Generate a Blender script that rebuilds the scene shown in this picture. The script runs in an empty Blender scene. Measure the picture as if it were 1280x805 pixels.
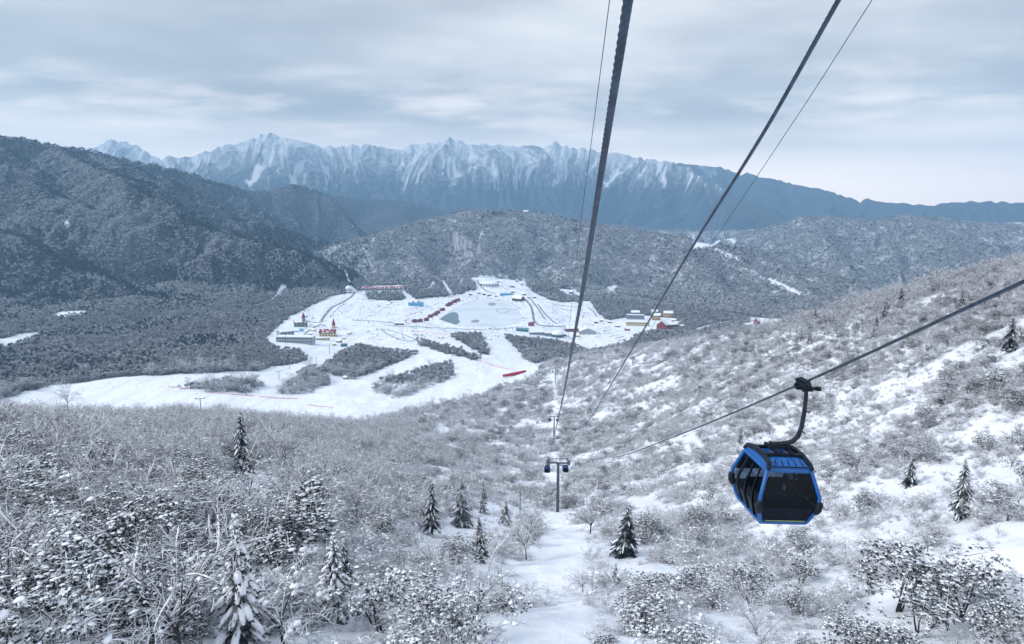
import bpy, math, random, time
import numpy as np
from mathutils import Vector, Matrix, noise as mnoise
T0 = time.time()
R = math.radians
rng = np.random.default_rng(7)
random.seed(7)
scene = bpy.context.scene
col = scene.collection

HAZE_C = (.33, .56, .79, 1); HAZE_D = 8.5e-5
SUN_E = 1.5; EXPO = 0.92
SKY_DARK = (.30, .31, .325); SKY_LITE = (.72, .695, .67); SKY_HOR = (1.85, 1.58, 1.40); SKY_ZEN = (.55, .62, .72); SKY_WARM = (1.25, 1.04, .92)
# ------------------------------------------------------------------ camera
F = 853.0; CX, CY = 640.0, 402.5; PITCH = R(10.4)
CP, SP = math.cos(PITCH), math.sin(PITCH)
cam_d = bpy.data.cameras.new('camera'); cam = bpy.data.objects.new('camera', cam_d); col.objects.link(cam)
cam_d.sensor_width = 36.0; cam_d.lens = F / 1280 * 36.0
cam_d.clip_start = 0.1; cam_d.clip_end = 90000
cam.rotation_euler = (math.pi / 2 - PITCH, 0, 0)
scene.camera = cam

def ray(px, py):
    a = (px - CX) / F; b = (CY - py) / F
    return np.array([a, CP + b * SP, -SP + b * CP])     # world direction of a pixel, unit depth
def at(px, py, Y):                                       # point on that ray at forward distance Y
    d = ray(px, py); return d * (Y / d[1])
def atz(px, py, zc):                                     # point at camera depth zc
    return ray(px, py) * zc
def project(p):
    p = np.asarray(p, float)
    zc = p[..., 1] * CP - p[..., 2] * SP
    b = p[..., 1] * SP + p[..., 2] * CP
    return CX + F * p[..., 0] / zc, CY - F * b / zc, zc

# ------------------------------------------------------------------ helpers: objects
def tag(o, label=None, cat=None, group=None, kind=None):
    if label: o['label'] = label
    if cat: o['category'] = cat
    if group: o['group'] = group
    if kind: o['kind'] = kind
    return o
def empty(name, loc=(0, 0, 0), rz=0.0):
    o = bpy.data.objects.new(name, None); col.objects.link(o)
    o.location = [float(v) for v in loc]; o.rotation_euler = (0, 0, rz); o.empty_display_size = .5
    return o
class MB:
    def __init__(s): s.v = []; s.f = []; s.m = []
    def quad(s, a, b, c, d, m=0):
        n = len(s.v); s.v += [tuple(a), tuple(b), tuple(c), tuple(d)]; s.f.append((n, n+1, n+2, n+3)); s.m.append(m)
    def tri(s, a, b, c, m=0):
        n = len(s.v); s.v += [tuple(a), tuple(b), tuple(c)]; s.f.append((n, n+1, n+2)); s.m.append(m)
    def box(s, x0, y0, z0, x1, y1, z1, m=0):
        n = len(s.v)
        s.v += [(x0,y0,z0),(x1,y0,z0),(x1,y1,z0),(x0,y1,z0),(x0,y0,z1),(x1,y0,z1),(x1,y1,z1),(x0,y1,z1)]
        for f in ((0,3,2,1),(4,5,6,7),(0,1,5,4),(1,2,6,5),(2,3,7,6),(3,0,4,7)):
            s.f.append(tuple(n+i for i in f)); s.m.append(m)
    def prism(s, poly, y0, y1, m=0):                      # polygon in xz, extruded along y
        n = len(s.v); k = len(poly)
        s.v += [(p[0], y0, p[1]) for p in poly] + [(p[0], y1, p[1]) for p in poly]
        s.f.append(tuple(range(n, n+k))); s.m.append(m)
        s.f.append(tuple(range(n+2*k-1, n+k-1, -1))); s.m.append(m)
        for i in range(k):
            j = (i+1) % k; s.f.append((n+j, n+i, n+k+i, n+k+j)); s.m.append(m)
    def tube(s, pts, rad, n=4, m=0, cap=True):
        base = len(s.v); k = len(pts)
        P = [Vector(p) for p in pts]
        t = (P[1]-P[0]).normalized()
        u = t.orthogonal().normalized()
        for i in range(k):
            if 0 < i < k-1: t = (P[i+1]-P[i-1])
            elif i == 0: t = P[1]-P[0]
            else: t = P[-1]-P[-2]
            if t.length < 1e-9: t = Vector((0,0,1))
            t = t.normalized()
            u = (u - t*u.dot(t))
            if u.length < 1e-6: u = t.orthogonal()
            u = u.normalized(); w = t.cross(u)
            r = rad[i] if hasattr(rad, '__len__') else rad
            for j in range(n):
                a = 2*math.pi*j/n
                s.v.append(tuple(P[i] + u*(r*math.cos(a)) + w*(r*math.sin(a))))
        for i in range(k-1):
            for j in range(n):
                j2 = (j+1) % n
                s.f.append((base+i*n+j, base+i*n+j2, base+(i+1)*n+j2, base+(i+1)*n+j)); s.m.append(m)
        if cap:
            s.f.append(tuple(base+j for j in range(n-1, -1, -1))); s.m.append(m)
            s.f.append(tuple(base+(k-1)*n+j for j in range(n))); s.m.append(m)
    def dome(s, c, rx, ry, rz, rnd, m=0, n=6, rings=2, jit=.25):
        base = len(s.v)
        for i in range(rings):
            ph = (math.pi/2) * (i/rings)*.95
            for j in range(n):
                a = 2*math.pi*(j+.5*(i % 2))/n; k = 1+rnd.uniform(-jit, jit)
                s.v.append((c[0]+rx*k*math.cos(ph)*math.cos(a), c[1]+ry*k*math.cos(ph)*math.sin(a), c[2]+rz*math.sin(ph)*(1+rnd.uniform(-jit, jit))))
        s.v.append((c[0], c[1], c[2]+rz))
        for i in range(rings-1):
            for j in range(n):
                j2 = (j+1) % n
                s.f.append((base+i*n+j, base+i*n+j2, base+(i+1)*n+j2, base+(i+1)*n+j)); s.m.append(m)
        for j in range(n):
            s.f.append((base+(rings-1)*n+j, base+(rings-1)*n+(j+1) % n, base+rings*n)); s.m.append(m)
        s.f.append(tuple(base+j for j in range(n-1, -1, -1))); s.m.append(m)
    def mesh(s, name, mats, smooth=False):
        me = bpy.data.meshes.new(name); me.from_pydata(s.v, [], s.f)
        for mt in (mats if isinstance(mats, (list, tuple)) else [mats]): me.materials.append(mt)
        me.polygons.foreach_set('material_index', s.m)
        if smooth: me.polygons.foreach_set('use_smooth', [True]*len(s.f))
        me.update(); return me
    def build(s, name, mats, parent=None, smooth=False):
        o = bpy.data.objects.new(name, s.mesh(name, mats, smooth)); col.objects.link(o)
        if parent is not None: o.parent = parent
        return o
def copy_tree(o, parent=None):
    c = o.copy(); col.objects.link(c)
    if parent is not None: c.parent = parent
    for ch in list(o.children): copy_tree(ch, c)
    return c

# ------------------------------------------------------------------ materials
def new_mat(name):
    m = bpy.data.materials.new(name); m.use_nodes = True
    nt = m.node_tree; nt.nodes.clear()
    out = nt.nodes.new('ShaderNodeOutputMaterial'); b = nt.nodes.new('ShaderNodeBsdfPrincipled')
    nt.links.new(b.outputs[0], out.inputs[0])
    return m, nt, b
def N(nt, t, **kw):
    n = nt.nodes.new(t)
    for k, v in kw.items(): setattr(n, k, v)
    return n
def mathn(nt, op, a, b=None, clamp=False):
    n = N(nt, 'ShaderNodeMath', operation=op); n.use_clamp = clamp
    for i, v in enumerate((a, b)):
        if v is None: continue
        if isinstance(v, (int, float)): n.inputs[i].default_value = v
        else: nt.links.new(v, n.inputs[i])
    return n.outputs[0]
def sstep(nt, x, lo, hi):
    n = N(nt, 'ShaderNodeMapRange', interpolation_type='SMOOTHSTEP')
    nt.links.new(x, n.inputs[0]); n.inputs[1].default_value = lo; n.inputs[2].default_value = hi
    return n.outputs[0]
def mixc(nt, f, a, b):
    n = N(nt, 'ShaderNodeMix', data_type='RGBA')
    if isinstance(f, (int, float)): n.inputs[0].default_value = f
    else: nt.links.new(f, n.inputs[0])
    for i, v in ((6, a), (7, b)):
        if isinstance(v, tuple): n.inputs[i].default_value = (*v, 1)
        else: nt.links.new(v, n.inputs[i])
    return n.outputs[2]
def noise(nt, scale, detail=3, rough=.55, vec=None):
    n = N(nt, 'ShaderNodeTexNoise'); n.inputs['Scale'].default_value = scale
    n.inputs['Detail'].default_value = detail; n.inputs['Roughness'].default_value = rough
    if vec is not None: nt.links.new(vec, n.inputs['Vector'])
    return n.outputs[0]
SNOW = (.815, .835, .885)
def plain(name, c, rough=.6, metal=0.0, var=.12, scale=3.0):
    m, nt, b = new_mat(name)
    tc = N(nt, 'ShaderNodeTexCoord')
    n = noise(nt, scale, 4, .6, tc.outputs['Object'])
    c2 = tuple(min(1, x*(1+var)) for x in c); c1 = tuple(x*(1-var) for x in c)
    nt.links.new(mixc(nt, sstep(nt, n, .3, .7), c1, c2), b.inputs['Base Color'])
    b.inputs['Roughness'].default_value = rough; b.inputs['Metallic'].default_value = metal
    return m
def snowy(name, dark, lo, hi, nscale=3.0, namp=.5, var=.25, rough=.8, most=1.0):
    """dark stuff that carries snow wherever its surface looks up"""
    m, nt, b = new_mat(name)
    g = N(nt, 'ShaderNodeNewGeometry'); sx = N(nt, 'ShaderNodeSeparateXYZ'); nt.links.new(g.outputs['Normal'], sx.inputs[0])
    tc = N(nt, 'ShaderNodeTexCoord'); n = noise(nt, nscale, 2, .5, tc.outputs['Object'])
    up = mathn(nt, 'ADD', sx.outputs[2], mathn(nt, 'MULTIPLY', mathn(nt, 'SUBTRACT', n, .5), namp))
    oi = N(nt, 'ShaderNodeObjectInfo')
    up = mathn(nt, 'ADD', up, mathn(nt, 'MULTIPLY', mathn(nt, 'SUBTRACT', oi.outputs['Random'], .5), .16))
    f = mathn(nt, 'MULTIPLY', sstep(nt, up, lo, hi), most)
    d = mixc(nt, oi.outputs['Random'], tuple(x*(1-var) for x in dark), tuple(x*(1+var) for x in dark))
    nt.links.new(mixc(nt, f, d, SNOW), b.inputs['Base Color'])
    b.inputs['Roughness'].default_value = rough
    b.inputs['Specular IOR Level'].default_value = .2
    return m
M = {}
M['twig'] = snowy('frosted_twigs', (.028, .027, .034), -.10, .58, 2.0, .9)
M['bark'] = snowy('frosted_bark', (.035, .034, .038), .35, .8, 2.0, .7)
M['leaf'] = snowy('evergreen_leaves', (.010, .019, .022), .80, 1.2, 2.0, .5)
M['needle'] = snowy('conifer_needles', (.010, .019, .026), .76, 1.22, .9, .9)
M['canopy'] = snowy('frosted_canopy', (.052, .057, .064), -.2, 1.05, .7, .7, most=.54)
M['pale_canopy'] = snowy('pale_frosted_canopy', (.07, .075, .085), -.5, .9, .7, .7, most=.80)
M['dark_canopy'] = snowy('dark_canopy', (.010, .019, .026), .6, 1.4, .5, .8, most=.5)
M['snow'] = plain('snow', SNOW, .7, 0, .03, .8)
M['dark_steel'] = plain('dark_steel', (.028, .034, .045), .45, .3, .25, 3)
M['navy'] = plain('navy_panel', (.006, .010, .020), .7, 0, .3, 3); M['navy'].node_tree.nodes['Principled BSDF'].inputs['Specular IOR Level'].default_value = .12
M['steel'] = plain('galvanised_steel', (.10, .115, .135), .5, .3, .2, 1.5)
M['rope'] = plain('rope_steel', (.075, .105, .15), .40, .85, .25, 6)
M['dark'] = plain('black_rubber', (.009, .014, .022), .5, 0, .2, 4)
M['blue'] = plain('blue_paint', (.003, .085, .30), .35, 0, .10, 2)
M['white'] = plain('white_wall', (.70, .71, .72), .7)
M['cream'] = plain('cream_wall', (.62, .52, .30), .7)
M['grey'] = plain('grey_wall', (.30, .32, .35), .7)
M['green'] = plain('green_wall', (.16, .24, .22), .7)
M['brick'] = plain('red_brown_wall', (.22, .045, .04), .8)
M['ochre'] = plain('ochre_wall', (.55, .36, .20), .7)
M['red'] = snowy('red_roof', (.20, .022, .045), .80, 1.15, .16, 1.5, .1)
M['redcloth'] = plain('red_cloth', (.34, .012, .045), .7)
M['cyan'] = plain('cyan_cloth', (.10, .40, .62), .6)
M['teal'] = plain('teal_metal', (.06, .19, .23), .5)
M['glassy'] = plain('dark_window', (.03, .045, .06), .15)
M['wood'] = plain('dark_wood', (.10, .07, .055), .8)
M['pink'] = plain('pink_net', (.62, .30, .34), .9)
M['asphalt'] = plain('wet_asphalt', (.22, .23, .25), .7, 0, .3, .05)
M['ice'] = plain('lake_ice', (.62, .67, .72), .5, 0, .10, .012)
M['water'] = plain('dark_water', (.03, .085, .12), .12, 0, .1, .02)
M['islet'] = plain('brown_reeds', (.28, .28, .30), .9, 0, .3, .3)
M['lime'] = plain('lime_strip', (.20, .28, .06), .5)

for k_ in ('dark', 'dark_steel', 'steel'): [n_ for n_ in M[k_].node_tree.nodes if n_.type == 'BSDF_PRINCIPLED'][0].inputs['Specular IOR Level'].default_value = .15
# tinted glass for the cabins
m, nt, b = new_mat('tinted_glass'); M['glass'] = m
tr = N(nt, 'ShaderNodeBsdfTransparent'); tr.inputs[0].default_value = (.40, .47, .57, 1)
gl = N(nt, 'ShaderNodeBsdfGlossy'); gl.inputs['Roughness'].default_value = .08; gl.inputs[0].default_value = (.40, .46, .55, 1)
fr = N(nt, 'ShaderNodeFresnel'); fr.inputs[0].default_value = 1.45
ms = N(nt, 'ShaderNodeMixShader'); nt.links.new(fr.outputs[0], ms.inputs[0]); nt.links.new(tr.outputs[0], ms.inputs[1]); nt.links.new(gl.outputs[0], ms.inputs[2])
nt.links.new(ms.outputs[0], [n for n in nt.nodes if n.type == 'OUTPUT_MATERIAL'][0].inputs[0]); nt.nodes.remove(b)

# ------------------------------------------------------------------ noise in numpy
_perm = np.random.default_rng(3).permutation(512).astype(np.int32)
_ga = np.random.default_rng(5).uniform(0, 2*math.pi, 512)
_gx, _gy = np.cos(_ga).astype(np.float32), np.sin(_ga).astype(np.float32)
def perlin(x, y):
    x = np.asarray(x, np.float64); y = np.asarray(y, np.float64)
    xi = np.floor(x).astype(np.int64); yi = np.floor(y).astype(np.int64)
    xf = (x-xi).astype(np.float32); yf = (y-yi).astype(np.float32)
    u = xf*xf*xf*(xf*(xf*6-15)+10); v = yf*yf*yf*(yf*(yf*6-15)+10)
    def g(ix, iy, fx, fy):
        h = _perm[(_perm[ix & 511] + iy) & 511]
        return _gx[h]*fx + _gy[h]*fy
    a = g(xi, yi, xf, yf); b = g(xi+1, yi, xf-1, yf); c = g(xi, yi+1, xf, yf-1); d = g(xi+1, yi+1, xf-1, yf-1)
    return ((a+(b-a)*u) + ((c+(d-c)*u) - (a+(b-a)*u))*v) * 1.4
def fbm(x, y, oct=4, gain=.5):
    t = 0; a = 1.0; f = 1.0
    for i in range(oct):
        t = t + a*perlin(x*f+17.3*i, y*f-9.1*i); a *= gain; f *= 2.03
    return t
def ridged(x, y, oct=4, gain=.5):
    t = 0; a = 1.0; f = 1.0; n = 0
    for i in range(oct):
        t = t + a*(1-np.abs(perlin(x*f+31.7*i, y*f+5.9*i))*1.6); n += a; a *= gain; f *= 2.07
    return t/n
def smooth(x, a, b):
    t = np.clip((x-a)/(b-a), 0, 1); return t*t*(3-2*t)

# ------------------------------------------------------------------ terrain
ctrl = []
def cp(px, py, Y): p = at(px, py, Y); ctrl.append(p)
def cz(px, z, Y): ctrl.append(np.array([(px-CX)/F*(Y*CP - z*SP), Y, z]))
for px in (-250, 100, 640, 1100, 1500):
    cz(px, -17.5, 17); cz(px, -15, 12)
for px, Y in ((-250, 40), (0, 42), (200, 45), (400, 48), (640, 50), (860, 52), (1060, 52), (1280, 47), (1500, 44)): cp(px, 805, Y)
for px, Y in ((-250, 60), (0, 64), (200, 70), (400, 80), (640, 96), (860, 92), (1060, 85), (1280, 64), (1500, 58)): cp(px, 700, Y)
for px, Y in ((-250, 105), (0, 112), (200, 124), (400, 155), (640, 262), (860, 190), (1060, 132), (1280, 92), (1500, 80)): cp(px, 600, Y)
for px, Y in ((-250, 180), (0, 192), (200, 232), (400, 300), (640, 520), (860, 285), (1060, 190), (1280, 122), (1500, 100)): cp(px, 548, Y)
cp(697, 638, 200)
for px, py, Y in ((-250, 541, 310), (0, 540, 320), (200, 535, 380), (300, 535, 420), (400, 539, 440)): cp(px, py, Y)
for px in (-250, 0, 200, 300, 400): cz(px, -232, 590); cz(px, -272, 720)
cp(500, 522, 620); cp(560, 508, 780); cz(500, -283, 840); cz(560, -292, 940)
cp(640, 482, 1000); cp(640, 510, 700); cz(640, -308, 1150)
cp(692, 548, 510); cp(694, 480, 900); cp(690, 456, 1120); cp(740, 440, 1150); cz(740, -338, 1350)
cp(860, 450, 620); cp(820, 432, 950); cp(900, 418, 800); cz(860, -330, 1350); cz(900, -330, 1250)
cp(1060, 450, 290); cp(1280, 450, 168); cp(1500, 450, 130)
cp(960, 412, 660); cp(1040, 393, 480); cp(1130, 368, 400); cp(1200, 352, 370); cp(1280, 336, 350); cp(1500, 300, 320)
for px, z in ((960, -300), (1040, -270), (1130, -250), (1280, -230), (1500, -220)): cz(px, z, 1000)
for px in (960, 1130, 1300, 1500): cz(px, -350, 1450); cz(px, -366, 2000)
for px, py, Y in ((-250, 480, 1050), (0, 500, 980), (250, 492, 1000), (350, 520, 900), (440, 512, 920), (560, 480, 1120), (600, 452, 1300), (640, 462, 1230),
                  (520, 420, 1650), (420, 440, 1480), (562, 398, 2000), (640, 395, 2020), (470, 360, 2480), (600, 352, 2600), (380, 425, 1560), (700, 412, 1880),
                  (750, 420, 1780), (800, 404, 1980), (945, 405, 1960), (150, 400, 1820), (0, 392, 1900), (0, 445, 1380), (150, 440, 1450), (-250, 400, 1800),
                  (260, 462, 1180), (330, 400, 1850), (700, 362, 2600), (870, 386, 2300)): cp(px, py, Y)
ctrl = np.array(ctrl)
def uv(x, y):
    th = np.clip(np.arctan2(x, y), -.78, .78); r = np.hypot(x, y)
    return 2.2*th, np.log(np.clip(r, 12, 2700)), r
cu, cv, cr = uv(ctrl[:, 0], ctrl[:, 1]); cq = ctrl[:, 2]/np.clip(cr, 12, 2700)
def tk(d2): return d2*np.log(d2+1e-12)*.5
n = len(cu)
K = tk((cu[:, None]-cu)**2 + (cv[:, None]-cv)**2) + np.eye(n)*.004
P = np.stack([np.ones(n), cu, cv], 1)
A = np.block([[K, P], [P.T, np.zeros((3, 3))]])
W = np.linalg.solve(A, np.concatenate([cq, np.zeros(3)]))
def base_z(x, y):
    u, v, r = uv(x, y); q = W[n] + W[n+1]*u + W[n+2]*v
    for i in range(n): q = q + W[i]*tk((u-cu[i])**2 + (v-cv[i])**2)
    return q*np.clip(r, 12, 2700) - smooth(r, 2680, 3150)*115
def ridge_pts(l): return np.array([at(*p) for p in l])
RIDGES = [  # name, crest points (pixel, pixel, metres), foot level, slope, concavity, spur noise (amp, wavelength), kind
 ('d1', [(-420,95,2700),(-100,150,3300),(0,170,3700),(60,181,3900),(110,191,4100),(175,205,4500),(240,217,5000),(290,238,5500),(330,262,5900),(380,295,6200)], -380, .42, 1.25, 162, 560, 0),
 ('d1b', [(110,195,4050),(160,210,3950),(205,228,3900),(260,248,4000),(310,282,4000),(360,318,3900),(420,345,3700)], -380, .50, 1.2, 114, 460, 0),
 ('d2', [(70,188,3850),(120,216,3300),(165,234,3000),(215,257,2850),(250,280,2750),(285,297,2650),(330,302,2600),(380,320,2500),(420,347,2420),(448,364,2370)], -352, .33, 1.06, 108, 400, 0),
 ('d2b', [(-60,170,3500),(20,215,3150),(60,243,3000),(100,262,2900),(125,280,2800)], -350, .36, 1.1, 101, 400, 0),
 ('d3', [(-300,230,2500),(-100,262,2420),(0,294,2320),(60,322,2260),(120,347,2200),(190,366,2130),(260,386,2050),(330,397,1980)], -352, .32, 1.05, 30, 260, 0),
 ('j1', [(290,238,6000),(335,238,6200),(368,230,6300),(400,241,6300),(425,259,6200),(445,290,6000),(464,326,5600)], -430, .55, 1.2, 80, 520, 0),
 ('j2', [(380,240,7500),(440,247,7800),(500,250,8000),(560,263,8300),(600,275,8500)], -430, .5, 1.2, 70, 600, 0),
 ('e', [(466,330,3500),(490,292,3750),(530,274,3950),(600,263,4100),(660,265,4000),(720,276,3900),(790,287,3700),(850,295,3500),(930,313,3300),(1000,333,3100),(1060,350,2900),(1098,367,2750)], -430, .19, 1.10, 60, 470, 1),
 ('f', [(900,300,5600),(935,291,5500),(1010,269,5200),(1060,273,5200),(1110,277,5200),(1150,269,5000),(1200,276,4800),(1280,289,4500),(1500,300,4200)], -400, .135, 1.05, 80, 600, 1),
 ('f2', [(1150,272,4900),(1180,300,4200),(1200,322,3700),(1210,340,3200)], -400, .2, 1.05, 50, 500, 1),
 ('e2', [(660,265,4000),(650,283,3700),(632,305,3400),(605,330,3050),(585,345,2850)], -440, .34, 1.05, 45, 300, 1),
 ('e3', [(850,295,3500),(862,316,3200),(880,338,2950),(905,362,2680)], -440, .32, 1.05, 40, 300, 1),
 ('e4', [(530,274,3950),(517,300,3600),(520,325,3250),(540,348,2950)], -440, .42, 1.05, 45, 280, 1),
 ('e5', [(755,281,3800),(752,305,3450),(735,330,3100),(722,350,2850)], -440, .30, 1.05, 40, 300, 1),
 ('e6', [(960,321,3200),(985,340,2950),(1010,362,2650)], -440, .32, 1.05, 35, 280, 1),
 ('f3', [(1010,269,5200),(1030,292,4500),(1045,315,3950),(1068,340,3500)], -410, .34, 1.05, 55, 380, 1),
 ('f4', [(1100,277,5200),(1112,300,4400),(1122,325,3800),(1125,345,3400)], -410, .34, 1.05, 55, 380, 1),
 ('f5', [(1280,289,4500),(1290,310,3900),(1285,330,3400)], -410, .34, 1.05, 50, 380, 1),
 ('g', [(60,200,11500),(105,183,12000),(135,174,12200),(165,179,12200),(195,191,12000),(215,196,12000),(260,191,12000),(295,179,12000),(342,165,12000),(375,173,12000),(400,181,12200),(430,182,12300),(450,179,12400),(490,185,12500),(505,178,12500),(540,179,12500),(565,170,12500),(590,179,12500),(640,180,12700),(665,182,12800),(680,175,12900),(700,182,12900),(740,185,12800),(765,187,12600),(800,198,12300),(830,199,12000),(860,208,11600),(890,226,11000),(930,243,10400),(960,262,9800),(1000,279,9200)], -420, .50, 1.40, 300, 900, 2),
 ('h1', [(780,200,14300),(830,201,14300),(870,204,14300),(910,211,14300),(940,222,14300),(1000,248,14300)], -420, .4, 1.3, 160, 900, 3),
 ('h2', [(880,238,12500),(915,224,13200),(938,214,13600),(980,227,13600),(1050,240,12300),(1100,252,11900),(1150,256,11500),(1190,252,11200),(1240,251,10900),(1300,253,10500),(1500,246,9600)], -420, .34, 1.3, 130, 800, 3),
 ('k', [(560,270,6900),(620,281,6700),(700,286,6500),(800,288,6400),(900,288,6300),(1000,285,6400),(1100,281,6600),(1200,278,6700),(1400,277,6800)], -440, .34, 1.1, 70, 500, 1),
 ('h3', [(1080,255,12700),(1105,247,12700),(1140,258,12700)], -420, .3, 1.3, 120, 1400, 3),
 ('i', [(150,196,14800),(180,180,14800),(200,175,14800),(222,183,14800),(245,184,14800),(263,177,14800),(285,186,14800)], -420, .5, 1.2, 160, 700, 4),
 ('i2', [(570,196,14800),(595,184,14800),(612,177,14800),(632,185,14800),(650,196,14800)], -420, .5, 1.2, 160, 700, 4),
]
def seg_dist(x, y, P):
    best = np.full(x.shape, 1e12); bs = np.zeros(x.shape); bz = np.zeros(x.shape); s0 = 0
    for i in range(len(P)-1):
        a, b_ = P[i], P[i+1]; d = b_[:2]-a[:2]; L2 = float(d@d); L = math.sqrt(L2)
        t = np.clip(((x-a[0])*d[0]+(y-a[1])*d[1])/L2, 0, 1)
        dd = (x-a[0]-t*d[0])**2 + (y-a[1]-t*d[1])**2
        k = dd < best
        best = np.where(k, dd, best); bs = np.where(k, s0+t*L, bs); bz = np.where(k, a[2]+t*(b_[2]-a[2]), bz); s0 += L
    return np.sqrt(best), bs, bz
def terrain(x, y):
    """height, kind of ridge (-1 = valley and near slope), spur value"""
    r = np.hypot(x, y)
    z = base_z(x, y)
    w = smooth(r, 25, 90)
    z = z + w*(fbm(x/38, y/38, 3)*1.6 + fbm(x/9, y/9, 3)*.45)*(1-.75*smooth(r, 800, 1300)) + smooth(-x/np.maximum(y, 1), .35, .45)*smooth(r, 1180, 1400)*(fbm(x/270, y/270, 3)*15 + 4)
    kind = np.full(x.shape, -1.0); spur = np.zeros(x.shape)
    for idx, (nm, pts, zb, sl, pw, amp, wl, kd) in enumerate(RIDGES):
        P = ridge_pts(pts); rr = np.hypot(P[:, 0], P[:, 1])
        reach = (P[:, 2].max()-zb)/sl*1.15
        sel = (r > rr.min()-reach-200) & (r < rr.max()+reach+200)
        if not sel.any(): continue
        xs, ys = x[sel], y[sel]
        wx = xs + fbm(xs/(wl*1.3)+idx*7, ys/(wl*1.3), 2)*wl*.35; wy = ys + fbm(xs/(wl*1.3)+91, ys/(wl*1.3)+idx*3, 2)*wl*.35
        d, s, zc = seg_dist(wx, wy, P)
        d0, _, _ = seg_dist(xs, ys, P)
        d = d*smooth(d0, 0, wl*.5) + d0*(1-smooth(d0, 0, wl*.5))
        H = np.maximum(zc-zb, 20); u = d*sl/H
        f = np.where(u < 1, 1-np.maximum(1-u, 0)**pw, 1+(u-1)*.5)
        rg = ridged(s/wl + idx*13.7 + .25*perlin(xs/wl, ys/wl), d/(wl*3.2) + idx, 4, .5)
        rg2 = ridged(xs/(wl*.35), ys/(wl*.35)+idx, 3, .55)
        grow = smooth(u, 0.0, .30)*(1-.6*smooth(u, .75, 1.1))
        if kd >= 2:
            def tri(ph): return 1-2*np.abs(ph-np.floor(ph)-.5)
            ph = s/wl + .55*perlin(s/(wl*1.7)+idx, d/(wl*4)) + .35*perlin(xs/wl, ys/wl+idx) + d/(wl*5)*perlin(s/(wl*2.5), s*0+idx)
            t1 = tri(ph); t2 = tri(ph*2.7+.4*perlin(xs/(wl*.4), ys/(wl*.4))+.3); t3 = tri(ph*7.3+.6*perlin(xs/(wl*.2), ys/(wl*.2)))
            g1 = smooth(u, 0, .45)*(1-.55*smooth(u, .8, 1.15))
            zz = zc - H*f - amp*(1-t1)*1.15*g1 - amp*.50*(1-t2)*smooth(u, 0, .22)*(1-.5*smooth(u, .8, 1.1)) - amp*.19*(1-t3)*smooth(u, 0, .1) + (rg2-.7)*amp*.30*smooth(u, 0, .08) - amp*.12*(1-t2) - amp*.08*(1-tri(ph*17.3+.8*perlin(xs/(wl*.12), ys/(wl*.12))))*smooth(u, 0, .06) + fbm(s/(wl*.2), d*0+idx, 3)*amp*.14*(1-smooth(u, 0, .25))
            rg = .45*t1+.55*t2; rg2 = t3
        elif kd <= 1:
            def tri(ph): return 1-2*np.abs(ph-np.floor(ph)-.5)
            ph = s/wl + .5*perlin(s/(wl*1.7)+idx, d/(wl*4)) + .35*perlin(xs/wl, ys/wl+idx)
            t1 = tri(ph)**.8; t2 = tri(ph*2.9+.5*perlin(xs/(wl*.4), ys/(wl*.4)))**.8
            zz = zc - H*f - amp*(1-t1)*1.35*smooth(u, .04, .4)*(1-.5*smooth(u, .75, 1.1)) - amp*.42*(1-t2)*smooth(u, .02, .25) + (rg2-.7)*amp*.35*smooth(u, 0, .1) + fbm(xs/(wl*.18), ys/(wl*.18), 3)*amp*.10
            rg = .6*t1+.4*t2
        else: zz = zc - H*f + (rg-.72)*amp*2.0*grow + (rg2-.7)*amp*.45*smooth(u, 0, .1) + fbm(s/(wl*.22), d*0+idx, 3)*amp*.10
        zo = z[sel]; k = zz > zo
        z[sel] = np.where(k, zz, zo)
        ko = kind[sel]; ko[k] = kd; kind[sel] = ko
        so = spur[sel]; so[k] = (rg*.65+rg2*.35)[k]; spur[sel] = so
    return z, kind, spur
NT = 1180
TH = np.linspace(R(-53), R(53), NT); LR = np.concatenate([np.linspace(math.log(13.0), math.log(7000.0), 920, endpoint=False), np.linspace(math.log(7000.0), math.log(13400.0), 330, endpoint=False), np.linspace(math.log(13400.0), math.log(15900.0), 60)]); NR = len(LR)
gx = np.exp(LR)[:, None]*np.sin(TH)[None]; gy = np.exp(LR)[:, None]*np.cos(TH)[None]
gz, gk, gs = terrain(gx.ravel().copy(), gy.ravel().copy())
gz = gz.reshape(NR, NT); gk = gk.reshape(NR, NT); gs = gs.reshape(NR, NT)
print('terrain', round(time.time()-T0, 1))
def lookup(x, y, g):
    x = np.asarray(x, float); y = np.asarray(y, float)
    i = np.interp(np.log(np.maximum(np.hypot(x, y), 1e-6)), LR, np.arange(NR)); j = (np.arctan2(x, y)-TH[0])/(TH[1]-TH[0])
    i = np.clip(i, 0, NR-1.001); j = np.clip(j, 0, NT-1.001); i0 = i.astype(int); j0 = j.astype(int); a = i-i0; b_ = j-j0
    return (g[i0, j0]*(1-a)+g[i0+1, j0]*a)*(1-b_) + (g[i0, j0+1]*(1-a)+g[i0+1, j0+1]*a)*b_
def gz_at(x, y): return lookup(x, y, gz)
def hit(px, py, rmin=20.0, rmax=20000.0):
    """where the line of sight through a pixel of the photograph meets the ground beyond rmin"""
    d = ray(px, py); h = math.hypot(d[0], d[1])
    rr = np.exp(np.linspace(math.log(rmin), math.log(rmax), 2600))
    x = d[0]/h*rr; y = d[1]/h*rr; z = d[2]/h*rr
    k = np.nonzero(z <= gz_at(x, y))[0]
    i = k[0] if len(k) else len(rr)-1
    return np.array([x[i], y[i], gz_at(x[i], y[i])])
def hits(l, rmin=20.0): return np.array([hit(px, py, rmin) for px, py in l])
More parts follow.
